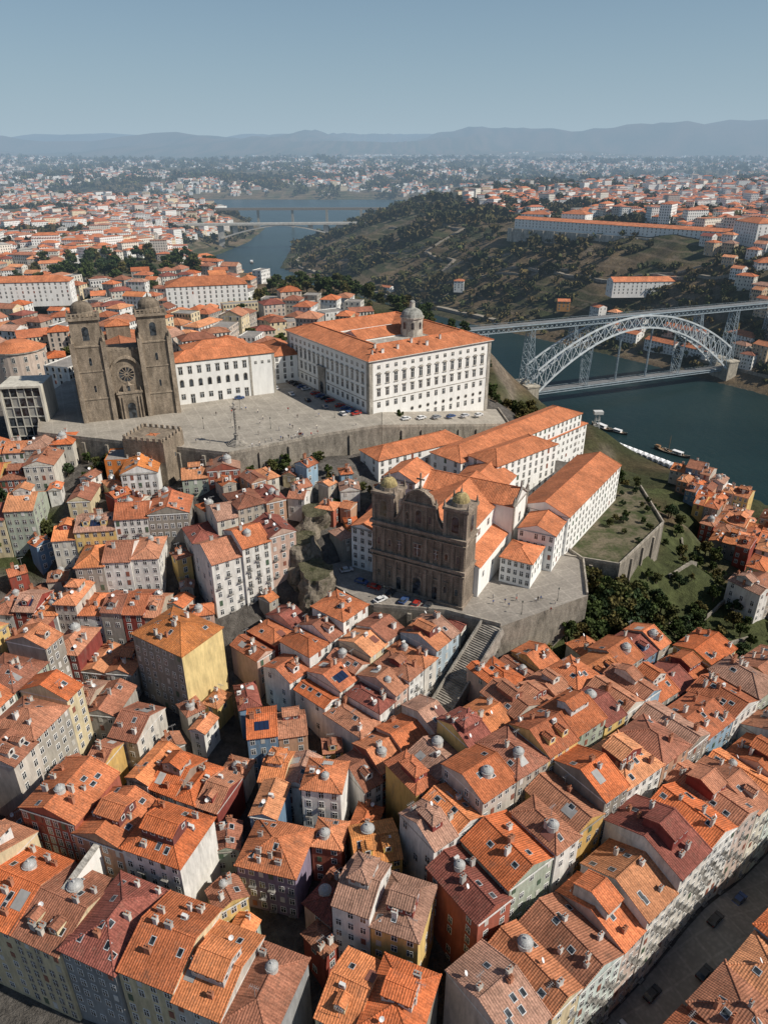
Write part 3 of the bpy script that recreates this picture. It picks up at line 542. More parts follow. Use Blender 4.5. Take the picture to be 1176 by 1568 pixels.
# ---------------------------------------------------------------- bishop's palace
M=MB(); PW,PD,PH=65,69,22.5
def ringwing(x0,x1,y0,y1): M.box(x0,x1,y0,y1,-16,PH,'cwall',WHITE)
ringwing(0,PW,0,18);ringwing(0,18,18,PD);ringwing(PW-18,PW,18,PD);ringwing(18,PW-18,PD-18,PD);ringwing(18,PW-18,30,44)
pp=.36;ov=.9;rz_=PH+9*pp;el=PH-ov*pp
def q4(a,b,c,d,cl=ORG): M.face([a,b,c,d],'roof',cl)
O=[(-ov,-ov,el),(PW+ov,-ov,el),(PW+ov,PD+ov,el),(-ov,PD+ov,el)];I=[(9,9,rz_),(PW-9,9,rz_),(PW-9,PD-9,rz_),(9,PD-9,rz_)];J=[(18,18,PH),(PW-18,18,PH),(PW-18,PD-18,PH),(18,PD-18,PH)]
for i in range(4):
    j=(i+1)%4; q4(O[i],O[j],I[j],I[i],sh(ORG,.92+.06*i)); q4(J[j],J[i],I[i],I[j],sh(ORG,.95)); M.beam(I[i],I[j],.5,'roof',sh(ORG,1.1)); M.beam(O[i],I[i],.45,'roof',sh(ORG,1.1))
    M.face([O[i],O[j],(O[j][0],O[j][1],el-.35),(O[i][0],O[i][1],el-.35)],'wall',(.7,.66,.6))
roof(M,PW-30,14,PH+.4,'gx',.4,.1,sh(ORG,.95),WHITE,PW/2,37)
M.box(-.35,PW+.35,-.35,PD+.35,PH-1.1,PH-.45,'stone',(.42,.39,.34))
fcs=(.44,.41,.36)
def pal(p0,p1,zlow,zn,full):
    L=math.hypot(p1[0]-p0[0],p1[1]-p0[1]); t=((p1[0]-p0[0])/L,(p1[1]-p0[1])/L); n=(t[1],-t[0])
    for i in range(zn):
        a=2.6+(i+.5)*(L-5.2)/zn; o=lambda z:(p0[0]+t[0]*a,p0[1]+t[1]*a,z)
        window(M,o(18.3),t,n,1.3,1.4,fcs,0)
        window(M,o(12.3),t,n,1.55,3.5,fcs,0); M.ob(o(0),t,n,-1.25,1.25,.06,.4,16.15,16.5,'stone',fcs); M.ob(o(0),t,n,-.7,.7,.06,.3,16.5,16.9,'stone',fcs); M.ob(o(0),t,n,-1.1,1.1,.06,.35,11.85,12.1,'stone',fcs)
        window(M,o(7),t,n,1.5,3.0,fcs,0); M.ob(o(0),t,n,-1.1,1.1,.06,.3,10.2,10.5,'stone',fcs)
        window(M,o(2.2),t,n,1.4,2.2,fcs,0)
        if full and i>3: M.disc(o(-1.3),t,n,.95,.05,'stone',fcs,12); M.disc(o(-1.3),t,n,.65,.09,'glass',(0,0,0),12); 
        if full and i>5: window(M,o(-5.6),t,n,1.3,2.2,fcs,0)
    for a in (0.9,L-.9): M.ob((p0[0],p0[1],-16),t,n,a-.9,a+.9,.0,.18,0,PH+14.9,'stone',(.4,.37,.32))
    M.ob((p0[0],p0[1],5.2),t,n,1.8,L-1.8,.0,.1,0,.35,'stone',fcs)
pal((0,0),(PW,0),-14,14,True); pal((0,PD),(0,0),0,16,False); pal((PW,0),(PW,PD),-14,14,False)
M.ob((0,PD/2+3,0),(0,-1),(-1,0),-3,3,0,.6,0,11.5,'stone',GRY); M.arch((-.6,PD/2+3,0),(0,-1),(-1,0),2.6,5.2,.05,'glass',(0,0,0)); M.ob((0,PD/2+3,0),(0,-1),(-1,0),-3.4,3.4,0,1,11.5,12.1,'stone',GRY)
M.cyl(42,28,PH-2,PH+7.5,5,5,12,'stone',(.55,.51,.44));M.cyl(42,28,PH+7.5,PH+8.1,5.5,5.5,12,'stone',(.5,.46,.4)); M.dome(42,28,PH+8.1,5,3.8,16,'stone',(.33,.33,.3),5,1.2); M.cyl(42,28,PH+11.8,PH+14,1.2,1.2,8,'wall',(.6,.57,.5)); M.dome(42,28,PH+14,1.3,1.1,10,'stone',(.3,.3,.28),3); M.cyl(42,28,PH+15,PH+16.5,.12,.03,6,'iron',(.1,.1,.1))
for k in range(8): a=k*math.pi/4+.2; win_arch(M,(42+4.88*math.cos(a),28+4.88*math.sin(a),PH+3),(-math.sin(a),math.cos(a)),(math.cos(a),math.sin(a)),1.3,3,fcs)
for i in range(9): x,y=R.uniform(3,62),R.uniform(2,7); chimney(M,x,y,PH+y*pp)
PT=math.atan2(37,53.5); PO=(-6,279); M.obj('bishops_palace',(*PO,TZ),PT); c_=loc(PO,PT,PW/2,PD/2); reg(*c_,PT,PW,PD)
# ---------------------------------------------------------------- jesuit church
M=MB(); S=(.235,.19,.15);S3=sh(S,1.3);S2=sh(S,.75);t=(1,0);n=(0,-1)
M.box(-15,15,0,8,-3,23,'stone',S)
for z,e in ((0.0,.5),(12,.7),(22.2,.8)): M.box(-15-e*.6,15+e*.6,-e-.25,8.1,z,z+.9,'stone',S3)
M.box(-15.2,15.2,-.45,8.1,10.6,11.1,'stone',S3); M.box(-15.2,15.2,-.45,8.1,20.6,21,'stone',S3)
for x in (-14.3,-11.2,-7.3,-4.6,-2.6,2.6,4.6,7.3,11.2,14.3):
    M.ob((x,0,0),t,n,-.55,.55,0,.4,.9,10.6,'stone',sh(S,1.12)); M.ob((x,0,0),t,n,-.5,.5,0,.38,12.9,20.6,'stone',sh(S,1.12))
for x,w,h in ((-5.9,1.7,4.6),(0,2.6,6),(5.9,1.7,4.6)): M.arch((x,0,.6),t,n,w+1,h+.8,.1,'stone',S3); M.arch((x,0,.6),t,n,w,h,.15,'glass',(0,0,0))
for x in (-12.8,-9.2,9.2,12.8): win_arch(M,(x,0,4),t,n,.9,2.2,S3); win_arch(M,(x,0,15),t,n,.8,2.2,S3)
for x in (-9.3,-5.9,5.9,9.3): M.ob((x,0,7.5),t,n,-.8,.8,.0,.25,0,.4,'stone',S3)
window(M,(-5.9,0,14.5),t,n,1.3,2.8,S3,2); window(M,(5.9,0,14.5),t,n,1.3,2.8,S3,2); window(M,(0,0,14),t,n,2.2,4,S3,2); M.disc((0,0,9),t,n,.8,.12,'stone',S3,12)
pr=[(-8,23.1),(-8,24.5),(-7,25.2),(-5.8,27.5),(-5.2,30.5),(-5.2,31.5),(-4.4,31.5),(-3.6,33.6),(-1.6,35),(0,35.4)]; pr=pr+[(-x,z) for x,z in pr[::-1][1:]]
for y in (.2,2.0): M.face([(x,y,z) for x,z in pr],'stone',S)
for a,b in zip(pr[:-1],pr[1:]): M.face([(a[0],.2,a[1]),(b[0],.2,b[1]),(b[0],2.0,b[1]),(a[0],2.0,a[1])],'stone',S3); M.beam((a[0],.1,a[1]),(b[0],.1,b[1]),.5,'stone',S3)
M.box(-5.4,5.4,-.2,.2,30.6,31.2,'stone',S3); win_arch(M,(0,.2,25),t,n,1.8,4,S3)
for x in (-4.6,-2.4,2.4,4.6): M.ob((x,.2,23.1),t,n,-.35,.35,0,.3,0,7.5,'stone',sh(S,1.12))
for x in (-3.6,3.6): win_arch(M,(x,.2,25.5),t,n,.8,2.2,S3)
M.cyl(0,1,35.3,36.3,.7,.5,6,'stone',S3); M.box(-.2,.2,.8,1.2,36.3,40.3,'stone',S3); M.box(-1.2,1.2,.8,1.2,38.2,38.6,'stone',S3)
for x in (-7.6,-5,5,7.6): M.cyl(x,1,24.4 if abs(x)>6 else 31.3,26.6 if abs(x)>6 else 33.3,.5,.1,6,'stone',S3)
for q in (-1,1):
    x=q*11.4; M.box(x-3.6,x+3.6,.1,7.3,23.1,31.5,'stone',S)
    for a,b in ((-3.1,.1),(3.1,.1)): M.ob((x+a,b,23.1),t,n,-.5,.5,0,.3,0,8,'stone',S3)
    for (o,tt,nn) in (((x,.1,24.6),(1,0),(0,-1)),((x+3.6,3.7,24.6),(0,1),(1,0)),((x-3.6,3.7,24.6),(0,-1),(-1,0)),((x,7.3,24.6),(-1,0),(0,1))): win_arch(M,o,tt,nn,2.1,5,S3)
    M.box(x-4,x+4,-.3,7.7,31.3,32.2,'stone',S3)
    for a in (-3.5,3.5):
        for b in (.3,7.1): M.cyl(x+a,b,32.2,34.4,.5,.08,6,'stone',S3)
    M.cyl(x,3.7,32.2,33.2,2.9,2.7,12,'stone',S3); M.dome(x,3.7,33.2,2.5,2.6,14,'stone',(.42,.33,.16),5,.4); M.cyl(x,3.7,35.7,36.9,.45,.25,8,'stone',S3); M.cyl(x,3.7,36.9,38.6,.1,.05,6,'iron',(.05,.05,.05))
WH=(.78,.77,.74); G2=(.36,.33,.29)
M.box(-11.5,11.5,8.1,46,-3,19,'cwall',WH); roof(M,23,38,19,'gy',.42,.4,sh(ORG,1.02),WH,0,27); 
M.box(11.5,16.5,8.1,33,-3,10.5,'cwall',WH); M.face([(17,8,10.3),(17,33.4,10.3),(11.4,33.4,12.6),(11.4,8,12.6)],'roof',ORG); M.box(-16.5,-11.5,8.1,33,-3,10.5,'cwall',WH); M.face([(-17,33.4,10.3),(-17,8,10.3),(-11.4,8,12.6),(-11.4,33.4,12.6)],'roof',ORG)
M.box(-18,18,33.2,46.5,-3,20,'cwall',WH); roof(M,36,13.3,20,'gx',.6,.3,ORG,WH,0,39.8)
for y in (33.4,46.3): M.box(17.95,18.25,y-.6,y+.6,-3,20.2,'stone',G2); M.cyl(18,y,20.2,23.6,.9,0,4,'stone',G2); M.box(-18.25,-17.95,y-.6,y+.6,-3,20.2,'stone',G2)
M.cyl(17.8,39.8,24,26.5,.4,.3,6,'stone',G2); M.box(17.9,18.12,33.4,46.3,19.3,19.9,'stone',G2); window(M,(18,39.8,12),(0,1),(1,0),1.6,3.2,G2); window(M,(18,39.8,3),(0,1),(1,0),1.4,2.2,G2)
M.beam((18.15,33.2,20),(18.15,39.8,24.1),.5,'stone',G2);M.beam((18.15,46.4,20),(18.15,39.8,24.1),.5,'stone',G2)
for y in (12,20,28): window(M,(11.5,y,14.6),(0,1),(1,0),1.5,2,G2); window(M,(16.5,y,5.5),(0,1),(1,0),1,1.6,G2)
M.box(11.4,11.7,8.2,33,18.2,18.7,'stone',G2); M.box(-9,9,46.6,62,-3,18,'cwall',WH); roof(M,18,15.4,18,'gy',.42,.4,ORG,WH,0,54.2)
GT=rad(-28); GO=(9.8,181.6); M.obj('jesuit_church',(*GO,CZ),GT); c_=loc(GO,GT,0,30); reg(*c_,GT,36,62)
a=loc(GO,GT,24,26); house('sacristy_house',*a,GT,10,12,9,'hip',WH,ORG,g=CZ,sides=1,ext=0,check=False,wm='cwall')
a=loc(GO,GT,26,40); house('sacristy_house',*a,GT,12,14,13,'gy',WH,ORG,g=CZ,sides=1,ext=0,check=False,wm='cwall')
a=loc(GO,GT,-22,14); house('white_chapel_house',*a,GT,8,16,15,'gy',WH,ORG,g=CZ,ext=0,check=False,back=0)
a=loc(GO,GT,-20,34); house('white_chapel_house',*a,GT,12,14,24,'gy',WH,ORG,g=CZ,ext=0,check=False,back=0)
def wing(name,a,b,dep,h,g,left=True,kind='gx',bw=3.2,wc=WH,rc=ORG,ext=0):
    L=math.hypot(b[0]-a[0],b[1]-a[1]); th=math.atan2(b[1]-a[1],b[0]-a[0]); c=loc(a,th,L/2,dep/2)
    return house(name,*c,th,L,dep,h,kind,wc,rc,g=g,sides=3,ext=ext,check=False,bal=0,fc=(.45,.42,.37),bw=bw,p=.38,pent=False,wm='cwall')
wing('seminary_wing',(60,206),(90,250),17,15,50)
wing('seminary_wing',(28,240),(86,296),15,20,50,kind='hip')
wing('seminary_wing',(62,272),(90,300),24,16,48,kind='hip')
wing('seminary_wing',(-2,242),(32,264),13,13,57,kind='hip')
wing('seminary_wing',(40,232),(66,254),14,22,50,kind='hip')
# ---------------------------------------------------------------- stone stairs
M=MB(); a=Vector((31,167));b=Vector((12,144)); nst=50; dv=(b-a)/nst; tn=dv.normalized()
for i in range(nst):
    z=CZ-.34*(i+1); c=a+dv*i; o=(c.x,c.y,z-6); M.ob(o,(-tn.y,tn.x),(tn.x,tn.y),-3,3,0,dv.length*1.02,0,6,'stone',(.33,.3,.26))
for s_ in (-1,1):
    off=Vector((-tn.y,tn.x))*3.3*s_; M.beam((a.x+off.x,a.y+off.y,CZ-.6),(b.x+off.x,b.y+off.y,CZ-17.6),.5,'stone',(.34,.31,.27),3.0)
M.obj('stone_stairs'); reg((31+12)/2,(167+144)/2,math.atan2(23,19),26,5.5)
def rockm(cx,cy,z0,z1,rx,ry,seed):
    M=MB(); nu,nv=30,14
    def pt(i,j):
        a=2*math.pi*(i%nu)/nu; f=j/nv; r=(1-.35*f**1.5); x=cx+rx*r*math.cos(a); y=cy+ry*r*math.sin(a); z=z0+(z1-z0)*f
        d=(fbm(np.array([x*3+z*2]),np.array([y*3+z]),14,seed,4)[0]-.47)*7; return (x+d*math.cos(a),y+d*math.sin(a),z+d*.4)
    for j in range(nv):
        for i in range(nu): M.face([pt(i,j),pt(i+1,j),pt(i+1,j+1),pt(i,j+1)],'rock',(.27,.23,.18))
    M.face([pt(i,nv) for i in range(nu)],'rock',(.14,.13,.08)); M.obj('granite_outcrop')
rockm(-21,189,34,55,7,10,3); rockm(-27,201,40,60,7,8,8); rockm(-24,212,45,64,6,7,5); reg(-22,197,rad(10),13,32)
# ---------------------------------------------------------------- specials foreground
YEL=(.74,.58,.28)
house('yellow_sided_house',-57,161,rad(-32),19,15,24,'hip',(.32,.29,.25),(.66,.24,.08),wcs={1:YEL},sides=0,front=1,check=False,bal=0,pent=False,g=29)
house('orange_fronted_house',-93,239,rad(8),13,11,13,'flat',(.62,.2,.05),ORG,sides=3,check=False,g=61)
house('white_tower_house',-85,230,rad(10),12,13,13,'gy',WH,(.7,.25,.08),sides=0,front=1,check=False,g=60)
house('white_house',-13.5,119,rad(-8),9,9,19,'hip',WH,ORG,sides=3,check=False,g=24,pent=False)
house('yellow_house',-2,106,rad(12),10,10,15,'gx',(.78,.55,.18),(.62,.26,.09),sides=3,check=False,g=22,bal=1,pent=False)
house('purple_house',-23,104,rad(-14),13,12,16,'hip',(.27,.22,.30),ORG,sides=3,check=False,g=22,bal=1)
M=MB(); M.beam((-64,87,36.5),(-58,103,39),1.0,'cwall',WHITE,9); M.beam((-58,103,39),(-55,111,36.5),1.0,'cwall',WHITE,9); M.beam((-64,87,41.1),(-58,103,43.6),1.4,'stone',(.5,.47,.42),.3); M.obj('white_party_wall')
row((-112,99),-20,99,16.5,19.5,(9,15),1,('gx','gx','hip'),pal=[(.3,.3,.3),(.6,.56,.48),(.66,.55,.36),(.55,.5,.44)])
row((-78,107),-20,58,14,19.5,(9,14),1.8,('gx','hip','gy'),pent=None)
row((-84,118),74,26,14,19,(8,13),1); row((-99,121),74,40,14,19,(8,13),1.5); row((-115,124),74,40,14,19,(8,13),1.5)
row((-12,71),-22,18,14,20,(7,10),1.5); row((-10,87),-20,17,12,20,(6,9),1.5)
def crow(k,s0,s1,dep,h,**kw):
    c,s=math.cos(rad(37)),math.sin(rad(37)); o=(16-s*k+c*s0,65+c*k+s*s0); row(o,37,s1-s0,dep,h,**kw)
crow(-3.5,-6,175,17,19.5,wr=(6,12),hj=1.1,kinds=('gx','gx','gx','gy'),bal=1,pal=[(.72,.68,.58),(.70,.66,.60),(.62,.70,.66),(.66,.55,.36),(.74,.72,.68),(.60,.48,.42)])
crow(14.5,-4,140,14,20,wr=(7,13),hj=1.8,kinds=('gy','gx','hip'),sides=3); crow(29.5,0,132,12.5,18,wr=(6,11),sides=3); crow(42.8,0,118,12,16,wr=(6,10)); crow(55.5,16,62,11.5,13); crow(55.5,62,84,11.5,11); crow(68,64,74,9,8)
crow(-31,0,190,16,19,wr=(8,14),hj=1,kinds=('gx','hip')); crow(-48,20,190,16,17,wr=(8,14),hj=1,kinds=('gx','hip'))
house('white_hillside_house',61,173,rad(30),8,9,7,'hip',WH,ORG,sides=3,check=True,pent=False)
# street D
DP=[(.72,.68,.62),(.74,.72,.68),(.6,.52,.4),(.42,.50,.55),(.70,.6,.42),(.62,.45,.38),WHITE,WHITE]
row((-5,133),50,41,12.5,12,(5,7),.9,('gx','gx','hip'),pal=DP,bal=1); row((-14.8,141.8),50,33,12,10.5,(5,8),1.2,('gx','gx','gy'),pal=DP); row((-25,150),50,32,12,11,(5.5,8),1.2,pal=DP); row((-35,158.5),50,27,11.5,11,(5.5,8),1.2)
row((-30,111),-12,26,10,14,(5,8)); row((-30,122),-10,26,10,12,(5,8)); row((-34,133),10,30,10,11,(5,8)); row((-38,145),20,22,10,11,(5,8))
DR=[(.3,.07,.055),(.25,.06,.05),(.6,.56,.5),(.4,.37,.33),WHITE,WHITE,(.5,.42,.33),(.33,.25,.2)]
for o,dg,L in (((-62,124),-22,34),((-70,136),-18,38),((-125,138),-12,64),((-125,151),-10,60),((-125,164),-8,55),((-70,149),-12,36),((-118,176),-3,52)): row(o,dg,L,12.5,9,(5,8.5),1.8,pal=DR)
# G cluster
row((-51,181),33,28,14,15,(6,10),1.5,('gx','hip','gy'),sides=3,bal=1); row((-60,196),30,32,12.5,11,(6,10),1.8,sides=3); row((-104,186),6,46,13.5,8.5,(7,13),1.8,sides=3); row((-107,200),8,44,13.5,8.5,(7,13),2,sides=3,flat=.1); row((-106,214),4,44,12.5,8.5,(6,12),2,sides=3,flat=.08)
row((-70,225),12,20,9,6,(6,9),1,sides=3); row((-50,214),38,18,10,7,(6,9),1,sides=3)
for y in (172,188,204,222,240): row((-165,y),R.uniform(-9,9),50,13.5,9,(6,12),2,sides=3)
# right & riverside
row((84,161),17,66,10,9,(6,9),1.2); row((128,203),34,46,11,9,(6,9),1.5)
for k in range(9): row((141+k*.8,238+k*12.5),-38,48,11,8+R.random()*3,(4.5,8),2,sides=3)
row((-135,320),30,30,14,12,(9,14),2,sides=3); 
T3p=[(p[0],p[1]) for p in T3];T1p=[(p[0],p[1]) for p in T1]
for i in range(1700):
    Y=R.uniform(70,235); X=R.uniform(-160,150)
    if 58<X<136 and 186<Y<312: continue
    if 34<X<122 and Y>171+.05*(X-34): continue
    if ((X-54)/21)**2+((Y-177)/15)**2<1: continue
    if Y<99-.364*(X+112) and X<-14: continue
    if inpoly(np.array([X]),np.array([Y]),T3p)[0] or inpoly(np.array([X]),np.array([Y]),T1p)[0]: continue
    def seg(ax,ay,bx,by,w):
        L2=(bx-ax)**2+(by-ay)**2; tt=max(0,min(1,((X-ax)*(bx-ax)+(Y-ay)*(by-ay))/L2)); return math.hypot(X-ax-tt*(bx-ax),Y-ay-tt*(by-ay))<w
    if seg(16,48,150,149,9) or seg(-20,60,-22,92,4.5) or seg(0,128,30,166,5): continue
    th=rad(R.choice([-20,-12,37,50,10])+R.uniform(-5,5)); w=R.uniform(3.8,7);d=R.uniform(4.5,8)
    house('small_house',X,Y,th,w,d,R.uniform(7,12) if Y<165 else R.uniform(4,8),R.choice(['gx','gy','hip']),sides=3)
# street surface
def ck(k,s): c,s_=math.cos(rad(37)),math.sin(rad(37)); return (16-s_*k+c*s,65+c*k+s_*s)
ribbon('pavement',[ck(-9,-20),ck(-9,190)],10.6,'pave',(.28,.26,.23),.25,6); ribbon('asphalt_street',[ck(-9,-20),ck(-9,190)],6.5,'paint',(.055,.055,.056),.28,6)
# ---------------------------------------------------------------- mid city behind the cathedral
wing('white_convent',(-330,560),(-245,575),18,17,66,kind='hip',bw=4); wing('white_hospital',(-160,540),(-103,556),26,22,62,kind='hip',bw=4)
M=MB(); M.cyl(0,0,-5,14,12,12,28,'wall',(.55,.45,.38)); M.cyl(0,0,14,14.6,12.6,12.6,28,'stone',GRY); M.cyl(0,0,14.6,18,12.6,5,28,'roof',ORG,True)
for k in range(14):
    a=2*math.pi*k/14
    for z in (1,5.5,10): window(M,(11.98*math.cos(a),11.98*math.sin(a),z),(-math.sin(a),math.cos(a)),(math.cos(a),math.sin(a)),1.3,2.4,(.7,.68,.62))
M.obj('round_hotel',(-178,345,72)); reg(-178,345,0,25,25)
for i in range(2600):
    Y=R.uniform(330,840); X=R.uniform(-.56*Y-30,60)
    if X>-60 and Y<430: continue
    d=float(pdist(np.array([X]),np.array([Y]),LB)[0])
    if d<125 or inpoly(np.array([X]),np.array([Y]),RP)[0]: continue
    if ((X+270)/80)**2+((Y-790)/90)**2<1 or (X>-110 and Y>560) or ((X+170)/30)**2+((Y-480)/25)**2<1: continue
    bigb=R.random()<.12; w=R.uniform(9,18)*(1.6 if bigb else 1);dd=R.uniform(9,14);th=rad(R.choice([-10,25,75])+R.uniform(-8,8))
    if ovl(X,Y,th,w+2,dd+2,1): continue
    house('town_house',X,Y,th,w,dd,R.uniform(6,13),'hip' if R.random()<.55 else R.choice(['gx','flat','gx']),R.choice([WHITE,WHITE,(.66,.62,.54),(.6,.5,.42),(.72,.6,.4),(.4,.35,.3)]),sides=3,ext=0,check=False,bars=False,bal=0)
# ---------------------------------------------------------------- gaia buildings
def gw(name,a,b,dep,h,g,**k): wing(name,a,b,dep,h,g,**k)
gw('monastery_wing',(168,985),(366,800),16,12,86,bw=5,kind='gx'); gw('monastery_wing',(180,1010),(215,1000),16,14,88,kind='hip',bw=4); gw('monastery_wing',(225,975),(250,955),22,17,88,kind='hip',bw=4); gw('monastery_wing',(366,800),(372,760),24,22,88,kind='hip',bw=4)
M=MB(); M.beam((160,985,79),(362,796,79),2,'stone',(.5,.46,.4),16)
for i in range(18): f=(i+.5)/18; M.beam((160+202*f-1.3,985-189*f-1.3,71),(160+202*f-1.3,985-189*f-1.3,86.5),1.6,'stone',(.44,.40,.34))
M.obj('monastery_retaining_wall')
gw('white_warehouse',(228,735),(332,742),18,14,44,kind='gx',bw=4.5); gw('white_warehouse',(345,690),(392,684),20,20,62,kind='hip'); gw('white_warehouse',(380,640),(420,645),20,30,58,kind='hip')
gw('riverside_store',(244,668),(262,642),12,12,5,kind='gx'); gw('riverside_store',(266,637),(280,614),12,13,5,kind='gx'); gw('riverside_store',(262,676),(278,650),12,13,15,kind='gx',wc=(.6,.5,.4)); gw('riverside_store',(300,630),(312,606),14,14,18,kind='hip'); gw('riverside_store',(225,700),(240,680),12,10,8,kind='gx')
gw('orange_gabled_house',(183,770),(196,768),10,9,24,kind='gx',wc=(.6,.3,.1)); gw('white_quinta_house',(85,900),(97,898),10,12,22,kind='hip'); gw('riverside_house',(-5,985),(8,975),9,6,8,kind='gx')
for i in range(420):
    X=R.uniform(215,450);Y=R.uniform(585,800); A_=(np.array([X]),np.array([Y])); dr_=float(pdist(*A_,RB)[0])
    if inpoly(*A_,RP)[0] or dr_<16 or (dr_>45 and X<330): continue
    w=R.uniform(9,17);dd=R.uniform(8,12);th=rad(-55+R.uniform(-10,10))
    if ovl(X,Y,th,w+1,dd+1,1): continue
    house('hillside_house',X,Y,th,w,dd,R.uniform(7,12),R.choice(['gx','hip']),R.choice([WHITE,WHITE,(.66,.62,.54),(.6,.45,.3)]),sides=3,ext=0,check=False,bars=False,bal=0)
# ---------------------------------------------------------------- iron arch bridge
M=MB(); BL=Vector((110,521,0)); BR=Vector((282,590,0)); e=(BR-BL).normalized(); SP=(BR-BL).length; pv=Vector((-e.y,e.x,0)); IR=(.30,.36,.40); IA=(.56,.60,.62)
def P(s,o,z): q=BL+e*s+pv*o; return (q.x,q.y,z)
NB=26
def lo(s): u=2*s/SP-1; return 11+41*(1-u*u)
def up(s): u=2*s/SP-1; return 29+32*(1-u*u)
def wd(s): u=abs(2*s/SP-1); return 4.6+3.5*u
for o in (-1,1):
    for i in range(NB):
        a=SP*i/NB;b=SP*(i+1)/NB
        M.beam(P(a,o*wd(a),lo(a)),P(b,o*wd(b),lo(b)),1.0,'iron',IA,1.2); M.beam(P(a,o*wd(a),up(a)),P(b,o*wd(b),up(b)),1.0,'iron',IA,1.2)
        M.beam(P(a,o*wd(a),lo(a)),P(a,o*wd(a),up(a)),.45,'iron',IA); M.beam(P(a,o*wd(a),lo(a)),P(b,o*wd(b),up(b)),.4,'iron',IA); M.beam(P(a,o*wd(a),up(a)),P(b,o*wd(b),lo(b)),.4,'iron',IA)
    M.beam(P(SP,o*wd(SP),lo(SP)),P(SP,o*wd(SP),up(SP)),.6,'iron',IA)
for i in range(NB+1):
    a=SP*i/NB; 
    for f in (lo,up): M.beam(P(a,-wd(a),f(a)),P(a,wd(a),f(a)),.35,'iron',IR)
    if i<NB: b=SP*(i+1)/NB; M.beam(P(a,-wd(a),up(a)),P(b,wd(b),up(b)),.25,'iron',IR); M.beam(P(a,wd(a),lo(a)),P(b,-wd(b),lo(b)),.25,'iron',IR)
def deck(s0,s1,z,dep,hw,step):
    M.beam(P(s0,0,z),P(s1,0,z),hw*2,'pave',(.2,.2,.2),.5)
    k=int((s1-s0)/step)
    for o in (-hw,hw):
        M.beam(P(s0,o,z-.2),P(s1,o,z-.2),.35,'iron',IR,.9); M.beam(P(s0,o*.8,z-dep),P(s1,o*.8,z-dep),.35,'iron',IR,.6); M.beam(P(s0,o,z+1.2),P(s1,o,z+1.2),.12,'iron',IR)
        for i in range(k):
            a=s0+(s1-s0)*i/k;b=s0+(s1-s0)*(i+1)/k; M.beam(P(a,o*.8,z-dep),P(b,o*.85,z-.6),.28,'iron',IR); M.beam(P(a,o*.85,z-.6),P(b,o*.8,z-dep),.28,'iron',IR); M.beam(P(a,o,z),P(a,o,z+1.2),.1,'iron',IR)
    for i in range(k): a=s0+(s1-s0)*i/k; M.beam(P(a,-hw*.8,z-dep),P(a,hw*.8,z-dep),.25,'iron',IR)
deck(-75,SP+150,62,4,3.8,4); deck(-8,SP+8,11,2.2,3.8,4)
def lat(s,z0,z1,w0,w1,l0,l1,nn,th=.45):
    for i in range(nn):
        f0=i/nn;f1=(i+1)/nn;za=z0+(z1-z0)*f0;zb_=z0+(z1-z0)*f1;wa=w0+(w1-w0)*f0;wb=w0+(w1-w0)*f1;la=l0+(l1-l0)*f0;lb=l0+(l1-l0)*f1
        A=[P(s-la,-wa,za),P(s+la,-wa,za),P(s+la,wa,za),P(s-la,wa,za)];B=[P(s-lb,-wb,zb_),P(s+lb,-wb,zb_),P(s+lb,wb,zb_),P(s-lb,wb,zb_)]
        for j in range(4):
            m=(j+1)%4; M.beam(A[j],B[j],th,'iron',IR); M.beam(A[j],B[m],.2,'iron',IR); M.beam(A[m],B[j],.2,'iron',IR); M.beam(B[j],B[m],.2,'iron',IR)
lat(-4,18,58,5.5,3.5,3,1.5,7); lat(SP+4,18,58,5.5,3.5,3,1.5,7); lat(SP+45,30,58,4,3,2,1.2,4); lat(SP+90,40,58,4,3,2,1.2,3); lat(-42,40,58,4,3,2,1.2,3)
for s in (33,SP-33): lat(s,up(s),58,4.5,3.2,1.5,1,2,.35)
for s in (48,SP-48): lat(s,11,lo(s),3.5,wd(s),1.2,.5,5,.3)
for s in (78,SP-78): lat(s,11,lo(s),.6,.6,.4,.4,6,.15)
for s in (-4,SP+4):
    for o in (-7,7):
        c=P(s,o,0); Mx=(.42,.38,.31); M.ob(c,(e.x,e.y),(pv.x,pv.y),-5,5,-3.5,3.5,-6,17,'stone',Mx,True); M.ob(c,(e.x,e.y),(pv.x,pv.y),-5.5,5.5,-4,4,17,18.2,'stone',sh(Mx,1.2),True)
    M.ob(P(s,0,0),(e.x,e.y),(pv.x,pv.y),-4.5,4.5,-3.5,3.5,-6,8.5,'stone',Mx,True)
M.obj('iron_arch_bridge')
M=MB(); CB=(.5,.47,.42); z=46
M.beam((-560,1520,z),(60,1585,z),16,'wall',CB,3.2)
for o in (-7.5,7.5): M.beam((-560,1520+o,z+2.2),(60,1585+o,z+2.2),.5,'wall',(.6,.58,.54),1.2)
for i in range(16):
    a=i/16;b=(i+1)/16;X=lambda f:-330+240*f; Yf=lambda f:1544+25*f; Z=lambda f:20+24*(1-abs(2*f-1)**1.6)
    M.beam((X(a),Yf(a),Z(a)),(X(b),Yf(b),Z(b)),14,'wall',CB,2)
for x in (-400,-330,-90,-30): f=(x+560)/620; M.beam((x,1520+65*f,0),(x,1520+65*f,z),5,'wall',CB,12)
for f in (.12,.25,.75,.88): M.beam((-330+240*f,1544+25*f,20+24*(1-abs(2*f-1)**1.6)),(-330+240*f,1544+25*f,z),3,'wall',CB,10)
M.obj('concrete_arch_bridge')
M=MB(); M.beam((-440,2010,46),(20,2030,46),10,'iron',(.2,.17,.14),6)
for x in (-330,-240,-150,-60): M.beam((x,2020,-2),(x,2020,44),6,'iron',(.3,.27,.22))
M.obj('railway_bridge')
